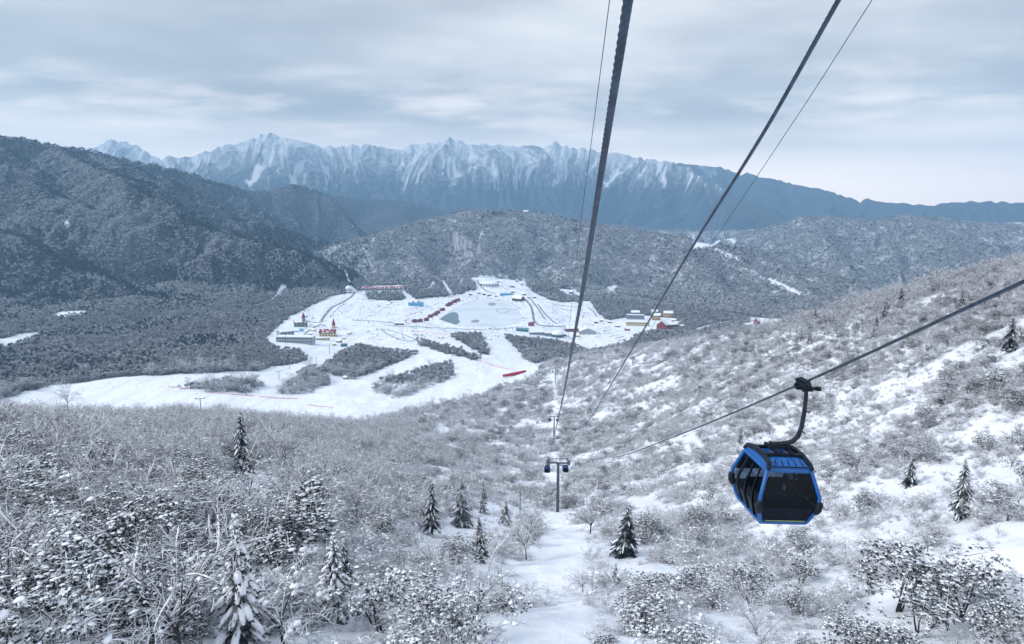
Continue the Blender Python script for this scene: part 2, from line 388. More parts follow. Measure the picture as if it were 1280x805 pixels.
def inpoly(x, y, P):
    c = np.zeros(x.shape, bool); k = len(P)
    for i in range(k):
        x0, y0 = P[i][0], P[i][1]; x1, y1 = P[(i+1) % k][0], P[(i+1) % k][1]
        if y0 == y1: continue
        c ^= ((y0 > y) != (y1 > y)) & (x < (x1-x0)*(y-y0)/(y1-y0)+x0)
    return c
def near_line(x, y, P, w):
    d, _, _ = seg_dist(x, y, np.array([[p[0], p[1], 0] for p in P])); return d < w

# the frozen lake lies level: its bed is dug flat into the valley floor
LAKE = [(548,399),(556,393),(566,387),(577,380),(590,376),(606,374.5),(622,376),(636,380),(646,385),(651,391),(653,398),(648,403),(636,406.5),(616,408),(592,408),(574,406.5),(560,403)]
rad_ = np.hypot(gx, gy)
LAKE_Z = float(hit(590, 395, 700)[2])
LAKE_W = np.array([ray(a, b_)*(LAKE_Z/ray(a, b_)[2]) for a, b_ in LAKE])
_d, _, _ = seg_dist(gx.ravel(), gy.ravel(), np.concatenate([LAKE_W, LAKE_W[:1]])); _d = _d.reshape(gx.shape); _in = inpoly(gx, gy, LAKE_W)
_t = np.where(_in, 1.0, 1-smooth(_d, 12, 160))
gz = gz*(1-_t) + (LAKE_Z-.6)*_t
gz = np.where(_in, LAKE_Z-1.2, gz + (_d < 30)*(~_in)*(.9*np.clip(1-_d/30, 0, 1)))
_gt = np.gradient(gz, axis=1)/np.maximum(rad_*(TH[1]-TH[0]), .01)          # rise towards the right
# open snow, woods left standing in it
open_poly = [(-60,545),(-40,515),(0,500),(60,483),(100,478),(170,470),(250,467),(320,464),(345,458),(370,455),(386,450),(380,443),(375,439),(345,437),(330,427),(345,410),(362,396),(390,382),(415,370),(440,359),(470,357),(503,356),(505,364),(520,374),(560,371),(597,361),(588,348),(600,344),(620,347),(655,348),(683,372),(700,378),(738,376),(746,390),(760,401),(800,394),(845,398),(850,412),(800,417),(785,428),(755,436),(735,438),(718,432),(690,427),(672,427),(691,452),(672,467),(640,479),(600,493),(560,508),(500,520),(440,532),(340,547),(200,543),(60,543)]
wood_polys = [
 [(400,462),(420,445),(445,432),(475,438),(500,440),(524,441),(505,450),(480,460),(450,470),(440,475),(420,470)],
 [(350,494),(368,475),(385,460),(400,463),(412,480),(395,488),(370,494)],
 [(468,490),(480,477),(520,465),(560,455),(567,463),(560,475),(530,485),(510,497),(490,497)],
 [(222,487),(280,478),(320,480),(330,484),(310,491),(260,490)],
 [(518,424),(540,430),(570,437),(600,447),(598,451),(560,443),(530,433)],
 [(562,420),(600,418),(612,444),(600,443),(585,432)],
 [(632,421),(668,425),(688,427),(690,450),(668,455),(645,436)],
 [(456,366),(500,366),(508,374),(490,376),(460,374)],
 [(655,352),(700,366),(730,372),(725,378),(690,376),(668,366)],
]
def fine_px(l, step=3.0):
    out = [l[0]]
    for p, q in zip(l[:-1], l[1:]):
        k = max(1, int(math.hypot(p[0]-q[0], p[1]-q[1])/step)); out += [(p[0]+(q[0]-p[0])*i/k, p[1]+(q[1]-p[1])*i/k) for i in range(1, k+1)]
    return out
def wp(l, rmin=650): return hits(l, rmin)
OPEN = wp(open_poly); WOODS = [wp(p) for p in wood_polys]
clear_polys = [wp(p, 650) for p in (
  [(0,438),(0,425),(20,418),(48,415),(40,424),(15,434)], [(62,396),(70,391),(108,389),(105,394)],
  [(925,408),(950,397),(985,400),(990,406),(955,409)], [(752,362),(760,358),(772,360),(768,366)],
  [(866,312),(872,300),(900,300),(893,309)],
  [(692,361),(720,362),(728,370),(712,371)], [(866,296),(920,302),(918,306),(866,300)], [(78,276),(82,284),(86,283),(84,276)], [(52,300),(56,308),(62,306)])]
road_lines = [(wp(fine_px([(322,382),(345,372),(352,362),(358,358)], 1.5)), 7), (wp(fine_px([(430,338),(436,350)], 1.5)), 6),
  (wp(fine_px([(680,355),(720,360),(760,366),(830,378),(880,388),(940,397),(985,403),(1030,402)])), 13), (wp(fine_px([(868,414),(885,408),(905,403),(945,399)])), 12),
  (wp(fine_px([(925,335),(950,345),(1000,368)])), 6), (wp(fine_px([(896,312),(925,326)])), 7), (wp(fine_px([(553,351),(560,362),(564,370)])), 7), (wp(fine_px([(526,364),(541,357),(542,352)])), 7), (wp(fine_px([(575,345),(579,350),(576,354)])), 6)]
near_clear = [(hits([(700,640),(690,690),(700,740),(690,805),(680,840)]), 3.6), (hits([(697,645),(720,700)]), 4), (hits([(735,632),(790,628),(845,640)]), 3.0),
  (hits([(694,548),(694,520),(694,490),(692,470),(690,456)], 350), 3.2), (hits([(697,640),(694,600),(694,550)], 180), 2.2)]
gxf, gyf = gx, gy
rad = np.hypot(gx, gy)
snow = np.zeros(gx.shape); wood = np.ones(gx.shape)
jx = fbm(gx/30, gy/30, 2)*7; jy = fbm(gx/30+50, gy/30, 2)*7
def open_mask(x, y):
    r = np.hypot(x, y)
    jx = fbm(x/28, y/28, 2)*7; jy = fbm(x/28+50, y/28, 2)*7
    m = inpoly(x+jx, y+jy, OPEN) & (r > 640)
    for p in WOODS: m &= ~inpoly(x+jx*1.3+fbm(x/9, y/9, 2)*6, y+jy*1.5+fbm(x/9+7, y/9, 2)*6, p)
    for p in clear_polys: m |= inpoly(x+jx*1.5, y+jy*1.5, p)
    for p, w in road_lines:
        for p0, p1 in zip(p[:-1], p[1:]):
            if np.linalg.norm(p1-p0) < 160: m |= near_line(x, y, np.array([p0, p1]), w)
    for p, w in near_clear: m |= near_line(x+jx*.2+fbm(x/6, y/6, 2)*2.6, y+jy*.3, p, w)
    return m
opn = open_mask(gx.ravel(), gy.ravel()).reshape(gx.shape)
# snow attribute of the ground itself
floor = .82 + .25*fbm(gx/9, gy/9, 3) + .2*fbm(gx/60, gy/60, 2)
floor = np.where(rad < 1250, np.clip(floor+.12, .4, 1), np.clip(floor*.28, .06, .4))
sn = floor
for kd, lo in ((0, .12), (1, .42)):
    k = gk == kd
    v = lo + .14*fbm(gx/90, gy/90, 4) + .12*(gs-.7)
    sn = np.where(k, np.clip(v, .05, .8), sn)
k = gk >= 2
hgt = smooth(gz, -150, 950)
fine = ridged(gx/210+.6*gs, gy/1500+gs, 3, .6)
gully = smooth(gs, .42, .22)*smooth(gz, -80, 380)*smooth(fbm(gx/1300, gy/1300, 2), -.55, .15)
st = smooth(fine, .84, .94)*smooth(gz, 60, 420)
v = .16 + .40*hgt + .62*gully - .16*smooth(gs, .5, .9)*hgt + .34*st + .05*fbm(gx/250, gy/250, 3)
sn = np.where(k, np.clip(v, .04, .85), sn)
sn = np.where(gk == 3, sn*.45, sn); sn = np.where(gk == 4, np.clip(.75+.4*fbm(gx/300, gy/300, 3), .4, 1), sn)
slide = wp([(336,197),(326,210),(318,222),(312,230)], 9000)
sn = np.where((gk == 2) & near_line(gx+fbm(gx/200,gy/200,2)*60, gy, slide, 70), .85, sn)
sn = np.where(opn, 1.0, sn)
# piste smoothing is in the geometry: noise is already faded out there
def sheet(name, i0, i1, label, mat):
    me = bpy.data.meshes.new(name); nr = i1-i0
    co = np.stack([gx[i0:i1], gy[i0:i1], gz[i0:i1]], -1).reshape(-1, 3)
    me.vertices.add(len(co)); me.vertices.foreach_set('co', co.ravel().astype(np.float32))
    a = (np.arange(nr-1)[:, None]*NT + np.arange(NT-1)[None]).ravel()
    q = np.stack([a, a+1, a+NT+1, a+NT], 1).astype(np.int32)
    me.loops.add(q.size); me.loops.foreach_set('vertex_index', q.ravel())
    me.polygons.add(len(q)); me.polygons.foreach_set('loop_start', np.arange(0, q.size, 4, dtype=np.int32)); me.polygons.foreach_set('loop_total', np.full(len(q), 4, np.int32))
    me.update(calc_edges=True); me.polygons.foreach_set('use_smooth', np.ones(len(q), bool))
    at_ = me.attributes.new('snow', 'FLOAT', 'POINT'); at_.data.foreach_set('value', sn[i0:i1].ravel().astype(np.float32))
    me.materials.append(mat); me.validate()
    o = bpy.data.objects.new(name, me); col.objects.link(o)
    return tag(o, label, None, None, 'structure')
def ground_mat(name, scale, dark, dark2, amp, lo=.12, hi=.88):
    m, nt, b = new_mat(name)
    a = N(nt, 'ShaderNodeAttribute', attribute_name='snow'); g = N(nt, 'ShaderNodeNewGeometry')
    n1 = noise(nt, scale, 5, .62, g.outputs['Position']); n2 = noise(nt, scale*.21, 3, .5, g.outputs['Position'])
    f = mathn(nt, 'ADD', a.outputs['Fac'], mathn(nt, 'MULTIPLY', mathn(nt, 'SUBTRACT', n1, .5), amp))
    f = sstep(nt, f, lo, hi)
    d = mixc(nt, n2, dark, dark2)
    mp = N(nt, 'ShaderNodeMapping'); mp.inputs['Scale'].default_value = (.9, .22, .2); mp.inputs['Rotation'].default_value = (0, 0, .5); nt.links.new(g.outputs['Position'], mp.inputs['Vector'])
    n3 = noise(nt, .05, 5, .65, mp.outputs[0]); n4 = noise(nt, .35, 3, .6, mp.outputs[0])
    sn_c = mixc(nt, sstep(nt, mathn(nt, 'ADD', mathn(nt, 'MULTIPLY', n3, .6), mathn(nt, 'MULTIPLY', n4, .4)), .36, .60), (.66, .685, .735), SNOW)
    nt.links.new(mixc(nt, f, d, sn_c), b.inputs['Base Color'])
    b.inputs['Roughness'].default_value = .75; b.inputs['Specular IOR Level'].default_value = .15
    bp = N(nt, 'ShaderNodeBump'); bp.inputs['Strength'].default_value = .5; bp.inputs['Distance'].default_value = .35/scale
    nt.links.new(n1, bp.inputs['Height']); nt.links.new(bp.outputs[0], b.inputs['Normal'])
    return m
i1 = int(np.searchsorted(LR, math.log(2300))); i2 = int(np.searchsorted(LR, math.log(7200)))
sheet('ground', 0, i1+1, 'snow covered slope and valley floor', ground_mat('ground_snow', .55, (.075, .068, .068), (.12, .11, .11), .55))
sheet('hills', i1, i2+1, 'forested hills around the valley', ground_mat('hill_floor', .045, (.035, .045, .055), (.08, .085, .095), .6))
sheet('mountains', i2, NR, 'distant rocky mountain range', ground_mat('mountain_rock', .012, (.04, .047, .058), (.07, .075, .085), .55, .18, .72))
print('sheets', round(time.time()-T0, 1))

# ------------------------------------------------------------------ plants
def bend_path(p, d, L, nseg, droop, wob, rnd):
    pts = [Vector(p)]; d = Vector(d).normalized(); st = L/nseg
    for i in range(nseg):
        d = d + Vector((rnd.uniform(-wob, wob), rnd.uniform(-wob, wob), rnd.uniform(-wob, wob)-droop)); d.normalize()
        pts.append(pts[-1]+d*st)
    return pts
def shrub_mesh(seed, H, stems, spread, droop, sec, ter, r0=.035, load=0.0, trunk_h=0.0):
    rnd = random.Random(seed); tk_ = MB(); cr_ = MB(); tips = []
    p0 = Vector((0, 0, -.25))
    if trunk_h > 0:
        tp = bend_path((0, 0, -.3), (rnd.uniform(-.1, .1), rnd.uniform(-.1, .1), 1), trunk_h+.3, 4, 0, .07, rnd)
        tk_.tube(tp, [r0*2.6*(1-.14*i) for i in range(5)], 5); p0 = tp[-1]
    for i in range(stems):
        a = 2*math.pi*(i+rnd.uniform(-.4, .4))/stems; t = spread*rnd.uniform(.35, 1.15)
        d = (math.sin(t)*math.cos(a), math.sin(t)*math.sin(a), math.cos(t))
        L = (H-trunk_h)*rnd.uniform(.8, 1.25)
        b0 = p0 + Vector((rnd.uniform(-.15, .15), rnd.uniform(-.15, .15), 0)) if trunk_h == 0 else p0 - Vector((0, 0, rnd.uniform(0, trunk_h*.35)))
        sp = bend_path(b0, d, L, 6, droop*rnd.uniform(.5, 1.3), .09, rnd)
        tk_.tube(sp, [r0*(1-.12*k) for k in range(7)], 4)
        for j in range(sec):
            k = rnd.uniform(1.2, 5.9); q = sp[int(k)].lerp(sp[min(6, int(k)+1)], k-int(k))
            dv = (sp[min(6, int(k)+1)]-sp[int(k)]).normalized()
            dd = dv*rnd.uniform(.2, .9) + Vector((rnd.uniform(-1, 1), rnd.uniform(-1, 1), rnd.uniform(-.3, .8)))
            L2 = L*rnd.uniform(.22, .45)
            s2 = bend_path(q, dd, L2, 4, droop*1.2, .16, rnd)
            rr = r0*.55
            if s2[2].z > H*.45: tips.append(s2[2])
            cr_.tube(s2, [rr, rr*.9, rr*.8, rr*.6, rr*.4], 3, 0, False)
            if load and rnd.random() < load:
                sq = [x+Vector((0, 0, rr*1.2)) for x in s2]; w = rnd.uniform(.022, .042)
                cr_.tube(sq, [w*.8, w*rnd.uniform(.8, 1.5), w*rnd.uniform(.6, 1.3), w*rnd.uniform(.8, 1.4), w*.5], 5, 1, True)
            for l in range(ter):
                k2 = rnd.uniform(.8, 3.99); q2 = s2[int(k2)].lerp(s2[int(k2)+1], k2-int(k2))
                d2 = dd.normalized()*.5 + Vector((rnd.uniform(-1, 1), rnd.uniform(-1, 1), rnd.uniform(-.45, .75)))
                s3 = bend_path(q2, d2, L2*rnd.uniform(.3, .65), 2, droop, .2, rnd)
                cr_.tube(s3, [r0*.42, r0*.38, r0*.2], 3, 0, False)
    for i in range(int(load*60)):
        if not tips: break
        c = tips[rnd.randrange(len(tips))]; k = rnd.uniform(.05, .17)*(1+load)
        cr_.dome((c.x, c.y, c.z), k*rnd.uniform(.8, 1.7), k*rnd.uniform(.6, 1.1), k*rnd.uniform(.35, .7), rnd, 1, 7, 2, .45)
    return tk_, cr_
def rosette(mb, c, s, rnd, snow_p):
    for i in range(8):
        a = 2*math.pi*(i+rnd.uniform(-.3, .3))/8; dr = rnd.uniform(.25, 1.0); L = s*rnd.uniform(.8, 1.15); w = s*.17
        ca, sa = math.cos(a), math.sin(a)
        b0 = (c[0]+ca*s*.08, c[1]+sa*s*.08, c[2]); tip = (c[0]+ca*L*math.cos(dr), c[1]+sa*L*math.cos(dr), c[2]-L*math.sin(dr)+.05*s)
        mid = tuple((b0[k]*.5+tip[k]*.5)+(0, 0, .08*s)[k] for k in range(3))
        mb.quad(b0, (mid[0]-sa*w, mid[1]+ca*w, mid[2]), tip, (mid[0]+sa*w, mid[1]-ca*w, mid[2]), 0)
    if rnd.random() < snow_p:
        for q in range(2):
            k = rnd.uniform(.28, .66)*s; mb.dome((c[0]+rnd.uniform(-.45, .45)*s, c[1]+rnd.uniform(-.45, .45)*s, c[2]-rnd.uniform(.02, .2)*s), k*rnd.uniform(.8, 1.5), k*rnd.uniform(.6, 1.0), s*rnd.uniform(.10, .24), rnd, 1, 5, 2, .45)
def rhodo_mesh(seed, H, Wd, nros, trunk_h, s=.36, snow_p=.75):
    rnd = random.Random(seed); tk_ = MB(); cr_ = MB(); ends = []
    for i in range(rnd.randint(4, 6)):
        a = rnd.uniform(0, 6.28); t = rnd.uniform(.1, .55)
        sp = bend_path((rnd.uniform(-.2, .2), rnd.uniform(-.2, .2), -.3), (math.sin(t)*math.cos(a), math.sin(t)*math.sin(a), math.cos(t)), H*rnd.uniform(.75, .95), 6, .02, .12, rnd)
        tk_.tube(sp, [.085*(1-.12*k) for k in range(7)], 5)
        for j in range(5):
            k = rnd.randint(2, 6); b2 = bend_path(sp[k], (rnd.uniform(-1, 1), rnd.uniform(-1, 1), rnd.uniform(0, .8)), Wd*rnd.uniform(.3, .6), 3, .03, .15, rnd)
            tk_.tube(b2, [.035, .03, .025, .015], 4); ends.append(b2)
    lobes = [(b[-1], rnd.uniform(.45, .95)*Wd*.42) for b in ends if b[-1].z > trunk_h*.8]
    for i in range(nros):
        c, r = lobes[rnd.randrange(len(lobes))]
        v = Vector((rnd.gauss(0, 1), rnd.gauss(0, 1), rnd.gauss(.25, .8))).normalized()*r*rnd.uniform(.55, 1.05)
        v.z *= .6; p = c+v
        if p.z < trunk_h*.6: continue
        rosette(cr_, p, s*rnd.uniform(.75, 1.25), rnd, snow_p*(.55+.45*(v.z > 0)))
    return tk_, cr_
def conifer_mesh(seed, H, Wd, snow_amt=.5, bare=.12, pad=1.0):
    rnd = random.Random(seed); tk_ = MB(); cr_ = MB()
    tk_.tube([(0, 0, -.3), (.02, 0, H*.4), (0, .03, H*.75), (0, 0, H)], [.024*H, .017*H, .008*H, .003*H], 6)
    nw = int(H*3.0)
    for i in range(nw):
        f = (i+rnd.uniform(0, .5))/nw; z = H*(bare + (1-bare)*f); L0 = Wd*.5*((1-f)**.75)*rnd.uniform(.75, 1.15)+.12
        nb = rnd.randint(5, 8)
        for j in range(nb):
            if rnd.random() < .1: continue
            a = 2*math.pi*(j+rnd.uniform(-.35, .35))/nb; L = L0*rnd.uniform(.6, 1.2)
            ca, sa = math.cos(a), math.sin(a); ns = 5; dr0 = rnd.uniform(.05, .35)
            pts = []
            for k in range(ns+1):
                u = k/ns; pts.append(Vector((ca*L*u*(1-.12*u), sa*L*u*(1-.12*u), z - L*(dr0*u + .38*u*u))))
            for k in range(ns):
                u0, u1 = k/ns, (k+1)/ns
                for sd in (-1, 1):
                    for q in range(2):
                        w0 = L*.26*(1-u0*.75)*rnd.uniform(.6, 1.2)+.05; dz = w0*rnd.uniform(.35, 1.0)
                        p, p2 = pts[k], pts[k+1]; m_ = p.lerp(p2, rnd.uniform(.3, 1))
                        e = m_ + Vector((-sa*sd*w0 + ca*w0*.5, ca*sd*w0 + sa*w0*.5, -dz))
                        e2 = e + Vector((ca*.10*L, sa*.10*L, -.03*L))
                        cr_.quad(p, p2, e2, e, 0)
            if rnd.random() < snow_amt*1.3:                    # a pad of snow lying on the bough
                i0 = rnd.randint(1, 2); w = (L*rnd.uniform(.03, .065)+.022)*pad*rnd.uniform(.7, 1.3)
                sq = [x+Vector((0, 0, w*.35)) for x in pts[i0:]]
                cr_.tube(sq, [w*(.5+.9*math.sin(math.pi*(k+.6)/len(sq))) for k in range(len(sq))], 5, 1, True)
    return tk_, cr_
def clump_mesh(seed, H, Wd, nq, q, dark=False):
    rnd = random.Random(seed); tk_ = MB(); cr_ = MB()
    tk_.tube([(0, 0, -1), (0, .05, H*.5), (.1, 0, H*.85)], [.18, .13, .05], 4)
    lobes = [(Vector((rnd.gauss(0, .22)*Wd, rnd.gauss(0, .22)*Wd, H*rnd.uniform(.5, .85))), Wd*rnd.uniform(.22, .36)) for i in range(5)]
    for i in range(nq):
        c, r = lobes[i % 5]; v = Vector((rnd.gauss(0, 1), rnd.gauss(0, 1), rnd.gauss(.15, .9))).normalized()*r*rnd.uniform(.6, 1.1)
        p = c+v; nrm = (v.normalized()*.5 + Vector((rnd.uniform(-1, 1), rnd.uniform(-1, 1), rnd.uniform(-.4, 1)))).normalized()
        t = nrm.orthogonal().normalized(); t.rotate(Matrix.Rotation(rnd.uniform(0, 6.28), 3, nrm)); bt = nrm.cross(t); s = q*rnd.uniform(.5, 1.3); s2 = s*rnd.uniform(.35, .8)
        cr_.quad(p-t*s-bt*s2*.4, p-bt*s2, p+t*s+bt*s2*.2, p+bt*s2, 0)
    return tk_, cr_
def make_plant(name, tkcr, mats_t, mats_c, stem_name):
    root = empty(name)
    a = tkcr[0].build(stem_name, mats_t, root); b_ = tkcr[1].build('crown', mats_c, root, True)
    return root
shrubs = [make_plant('shrub', shrub_mesh(s, H, st, sp, dr, 9, 8, r0, ld), M['twig'], [M['twig'], M['snow']], 'stems')
          for s, H, st, sp, dr, r0, ld in ((1, 2.4, 9, .8, .10, .030, .08), (2, 2.8, 8, .7, .16, .034, .22), (3, 2.0, 10, 1.0, .12, .028, .12), (4, 3.6, 7, .6, .24, .036, .40), (5, 2.8, 9, .9, .22, .032, .55), (6, 1.5, 9, 1.0, .12, .026, .1))]
bares = [make_plant('bare_tree', shrub_mesh(s, H, st, sp, dr, 9, 6, .045, ld, th), M['bark'], [M['twig'], M['snow']], 'trunk')
         for s, H, st, sp, dr, ld, th in ((11, 5.5, 8, .75, .09, .25, 1.6), (12, 6.5, 8, .6, .12, .2, 2.2), (13, 4.8, 9, .9, .18, .5, 1.3))]
rhodos = [make_plant('evergreen_bush', rhodo_mesh(s, H, Wd, nr, th, sz, sp), M['bark'], [M['leaf'], M['snow']], 'trunk')
          for s, H, Wd, nr, th, sz, sp in ((21, 4.2, 4.4, 640, 1.4, .215, .6), (22, 3.2, 3.8, 520, .9, .20, .65), (23, 5.4, 4.0, 640, 2.2, .22, .55), (24, 2.2, 3.0, 340, .5, .19, .6))]
conifers = [make_plant('conifer', conifer_mesh(s, H, Wd, sa, ba, 1.75 if s == 35 else 1.0), M['bark'], [M['needle'], M['snow']], 'trunk')
            for s, H, Wd, sa, ba in ((31, 10, 4.4, .16, .08), (32, 10, 3.6, .42, .16), (33, 8, 4.4, .34, .08), (34, 10, 3.2, .62, .10), (35, 10, 4.2, .75, .04))]
conH = [10, 10, 8, 10, 10]
canopies = [make_plant('forest_tree', clump_mesh(s, 9, 8, 170, .75), M['bark'], M['canopy'], 'trunk') for s in (41, 42, 43)]
pales = [make_plant('forest_tree', clump_mesh(s, 8, 7, 190, .62), M['bark'], M['pale_canopy'], 'trunk') for s in (46, 47, 48)]
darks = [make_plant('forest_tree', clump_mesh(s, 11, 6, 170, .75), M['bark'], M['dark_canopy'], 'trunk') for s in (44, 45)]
print('plants', round(time.time()-T0, 1))

# where plants can stand: visible (or nearly) ground only
tanel = gz/rad
runmax = np.maximum.accumulate(tanel, axis=0)
def scatter_pts(r0, r1, spacing_fn, keep_fn, hgt=6, on_open=False):
    out = []
    edges = np.exp(np.linspace(math.log(r0), math.log(r1), max(2, int(math.log(r1/r0)/.12))+1))
    for a, b_ in zip(edges[:-1], edges[1:]):
        sp = spacing_fn((a+b_)/2); area = (b_*b_-a*a)/2*2*R(46)
        nn = int(area/sp**2)
        rr = np.sqrt(rng.uniform(a*a, b_*b_, nn)); th = rng.uniform(-R(46), R(46), nn)
        out.append(np.stack([rr*np.sin(th), rr*np.cos(th)], 1))
    p = np.concatenate(out); x, y = p[:, 0], p[:, 1]; z = gz_at(x, y); r = np.hypot(x, y)
    vis = (z+hgt)/r > lookup(x, y, runmax)-.012
    px, py, zc = project(np.stack([x, y, z+hgt*.5], 1))
    vis &= (px > -90) & (px < 1370) & (py < 905)
    x, y, z = x[vis], y[vis], z[vis]; px, py = px[vis], py[vis]
    k = keep_fn(x, y, z, px, py) & (open_mask(x, y) == on_open)
    return np.stack([x[k], y[k], z[k]], 1), px[k], py[k]

SPEC = [(305,597,82),(356,603,50),(540,668,68),(577,657,64),(604,642,44),(602,702,58),(632,657,32),(780,694,66),(303,815,172),(418,775,110),(1201,650,76),(1136,607,36),(1092,822,44),(1127,383,24),(1104,402,26),(1094,418,22),(1202,388,26),(1018,402,17),(770,730,26),(1262,440,44),(925,556,22),(1012,430,16),(430,735,60),(1122,765,66),(1200,775,84),(1245,486,20),(1150,795,55),(62,775,112),(185,745,92),(132,818,128),(22,668,74),(372,700,62),(545,800,70),(475,790,62),(806,792,34),(85,512,30),(658,700,54),(738,668,46),(230,838,165),(20,790,140),(110,700,92),(262,690,84),(355,805,96),(430,545,22)]     # where the trees one can tell apart stand
def near_keep(x, y, z, px, py):
    cover = .82 - .26*smooth(px, 430, 640)*smooth(py, 500, 620) - .12*smooth(px, 430, 640) + .14*smooth(px, 760, 900) + .10*smooth(px, 800, 950)*smooth(py, 480, 430)
    cover = cover + .10*(py < 520)*(px < 700) - .08
    nz = fbm(x/22, y/22, 3)*.75 + fbm(x/80, y/80, 2)*.35
    return (rng.uniform(0, 1, len(x)) < np.clip(cover - .05*smooth(px, 480, 640) + nz*1.5*(smooth(px, 300, 620)*.55+.45), .03, 1)) & (lookup(x, y, gk) < -.5)
near_p, npx, npy = scatter_pts(36, 1300, lambda r: max(1.75, r/200), near_keep, 4)
nr_ = np.hypot(near_p[:, 0], near_p[:, 1])
_k = np.ones(len(near_p), bool)
_bx, _by, _ = project(near_p)
for sx_, sy_, sh_ in SPEC:
    if sh_ < 30: continue
    _k &= ~((np.abs(_bx-sx_) < .30*sh_+4) & (_by > sy_-.12*sh_) & (_by < sy_+.40*sh_+6))
near_p, npx, npy, nr_ = near_p[_k], npx[_k], npy[_k], nr_[_k]
print('near plants', len(near_p))
u = rng.uniform(0, 1, len(near_p)); patch = fbm(near_p[:, 0]/18+40, near_p[:, 1]/18, 2)
ever_p = .04 + .10*smooth(npx, 820, 950)*smooth(npy, 470, 420) + .40*smooth(npx, 520, 100)*smooth(npy, 560, 700) + .05*smooth(npx, 950, 1200)
is_ever = u < np.clip(ever_p + patch*.35, 0.01, .85)
is_bare = (~is_ever) & (rng.uniform(0, 1, len(u)) < .08 + .22*smooth(npx, 620, 250) + .14*smooth(npx, 850, 980)*smooth(npy, 450, 400) + .15*smooth(npx, 560, 440)*smooth(npy, 560, 530))
kind_ = np.where(is_ever, 1, np.where(is_bare, 2, 0))
KINDS = {0: (shrubs, 6, 'shrub'), 1: (rhodos, 4, 'evergreen bush'), 2: (bares, 3, 'tree')}
idx = np.zeros(len(u), int)
for k_, (pl, c_, nm) in KINDS.items(): idx[kind_ == k_] = rng.integers(0, c_, (kind_ == k_).sum())
size = (.42 + .95*rng.uniform(0, 1, len(u))**1.4)*(.92+.30*smooth(npx, 540, 150)-.20*smooth(npx, 700, 1000))*np.maximum(1, nr_/200/1.75)**.75
size *= np.where(kind_ == 1, .85+.10*smooth(npx, 480, 300), np.where((kind_ == 2) & (npx > 600), .72+.5*smooth(npx, 850, 980)*smooth(npy, 450, 400), 1))
rot = rng.uniform(0, 6.283, len(u))

EYE = np.array([0, 0, 0.])
def plant_copy(proto, p, s, rz, label, group, cat, first):
    o = proto if first else copy_tree(proto)
    o.location = (float(p[0]), float(p[1]), float(p[2])); o.rotation_euler = (random.uniform(-.06, .06), random.uniform(-.06, .06), float(rz))
    o.scale = (float(s), float(s), float(s)*random.uniform(.9, 1.12))
    return tag(o, label, cat, group)
used = set()
def place(protos, i, p, s, rz, label, group, cat):
    pr = protos[i]; first = pr.name not in used; used.add(pr.name)
    return plant_copy(pr, p, s, rz, label, group, cat, first)
GEN = {0: ('leafless shrub of thin frosted twigs on the near snowy slope', 'frosted shrubs on the near slope'),
       1: ('broad-leaved evergreen bush with snow caps on the near slope', 'snowy evergreen bushes on the near slope'),
       2: ('leafless tree with a frosted twiggy crown on the near slope', 'bare frosted trees on the near slope')}
rest = np.ones(len(u), bool)
px_, py_, zc_ = project(near_p)
for k_ in KINDS:
    ii = np.nonzero((kind_ == k_) & (px_ > -25) & (px_ < 1305) & (py_ < 830))[0]
    ii = ii[np.argsort(-(size[ii]/nr_[ii]))][:285]
    # every prototype gets placed
    for q in range(len(KINDS[k_][0])): idx[ii[q]] = q
    for q in ii:
        place(KINDS[k_][0], int(idx[q]), near_p[q], size[q], rot[q], GEN[k_][0], GEN[k_][1], KINDS[k_][2])
    rest[ii] = False
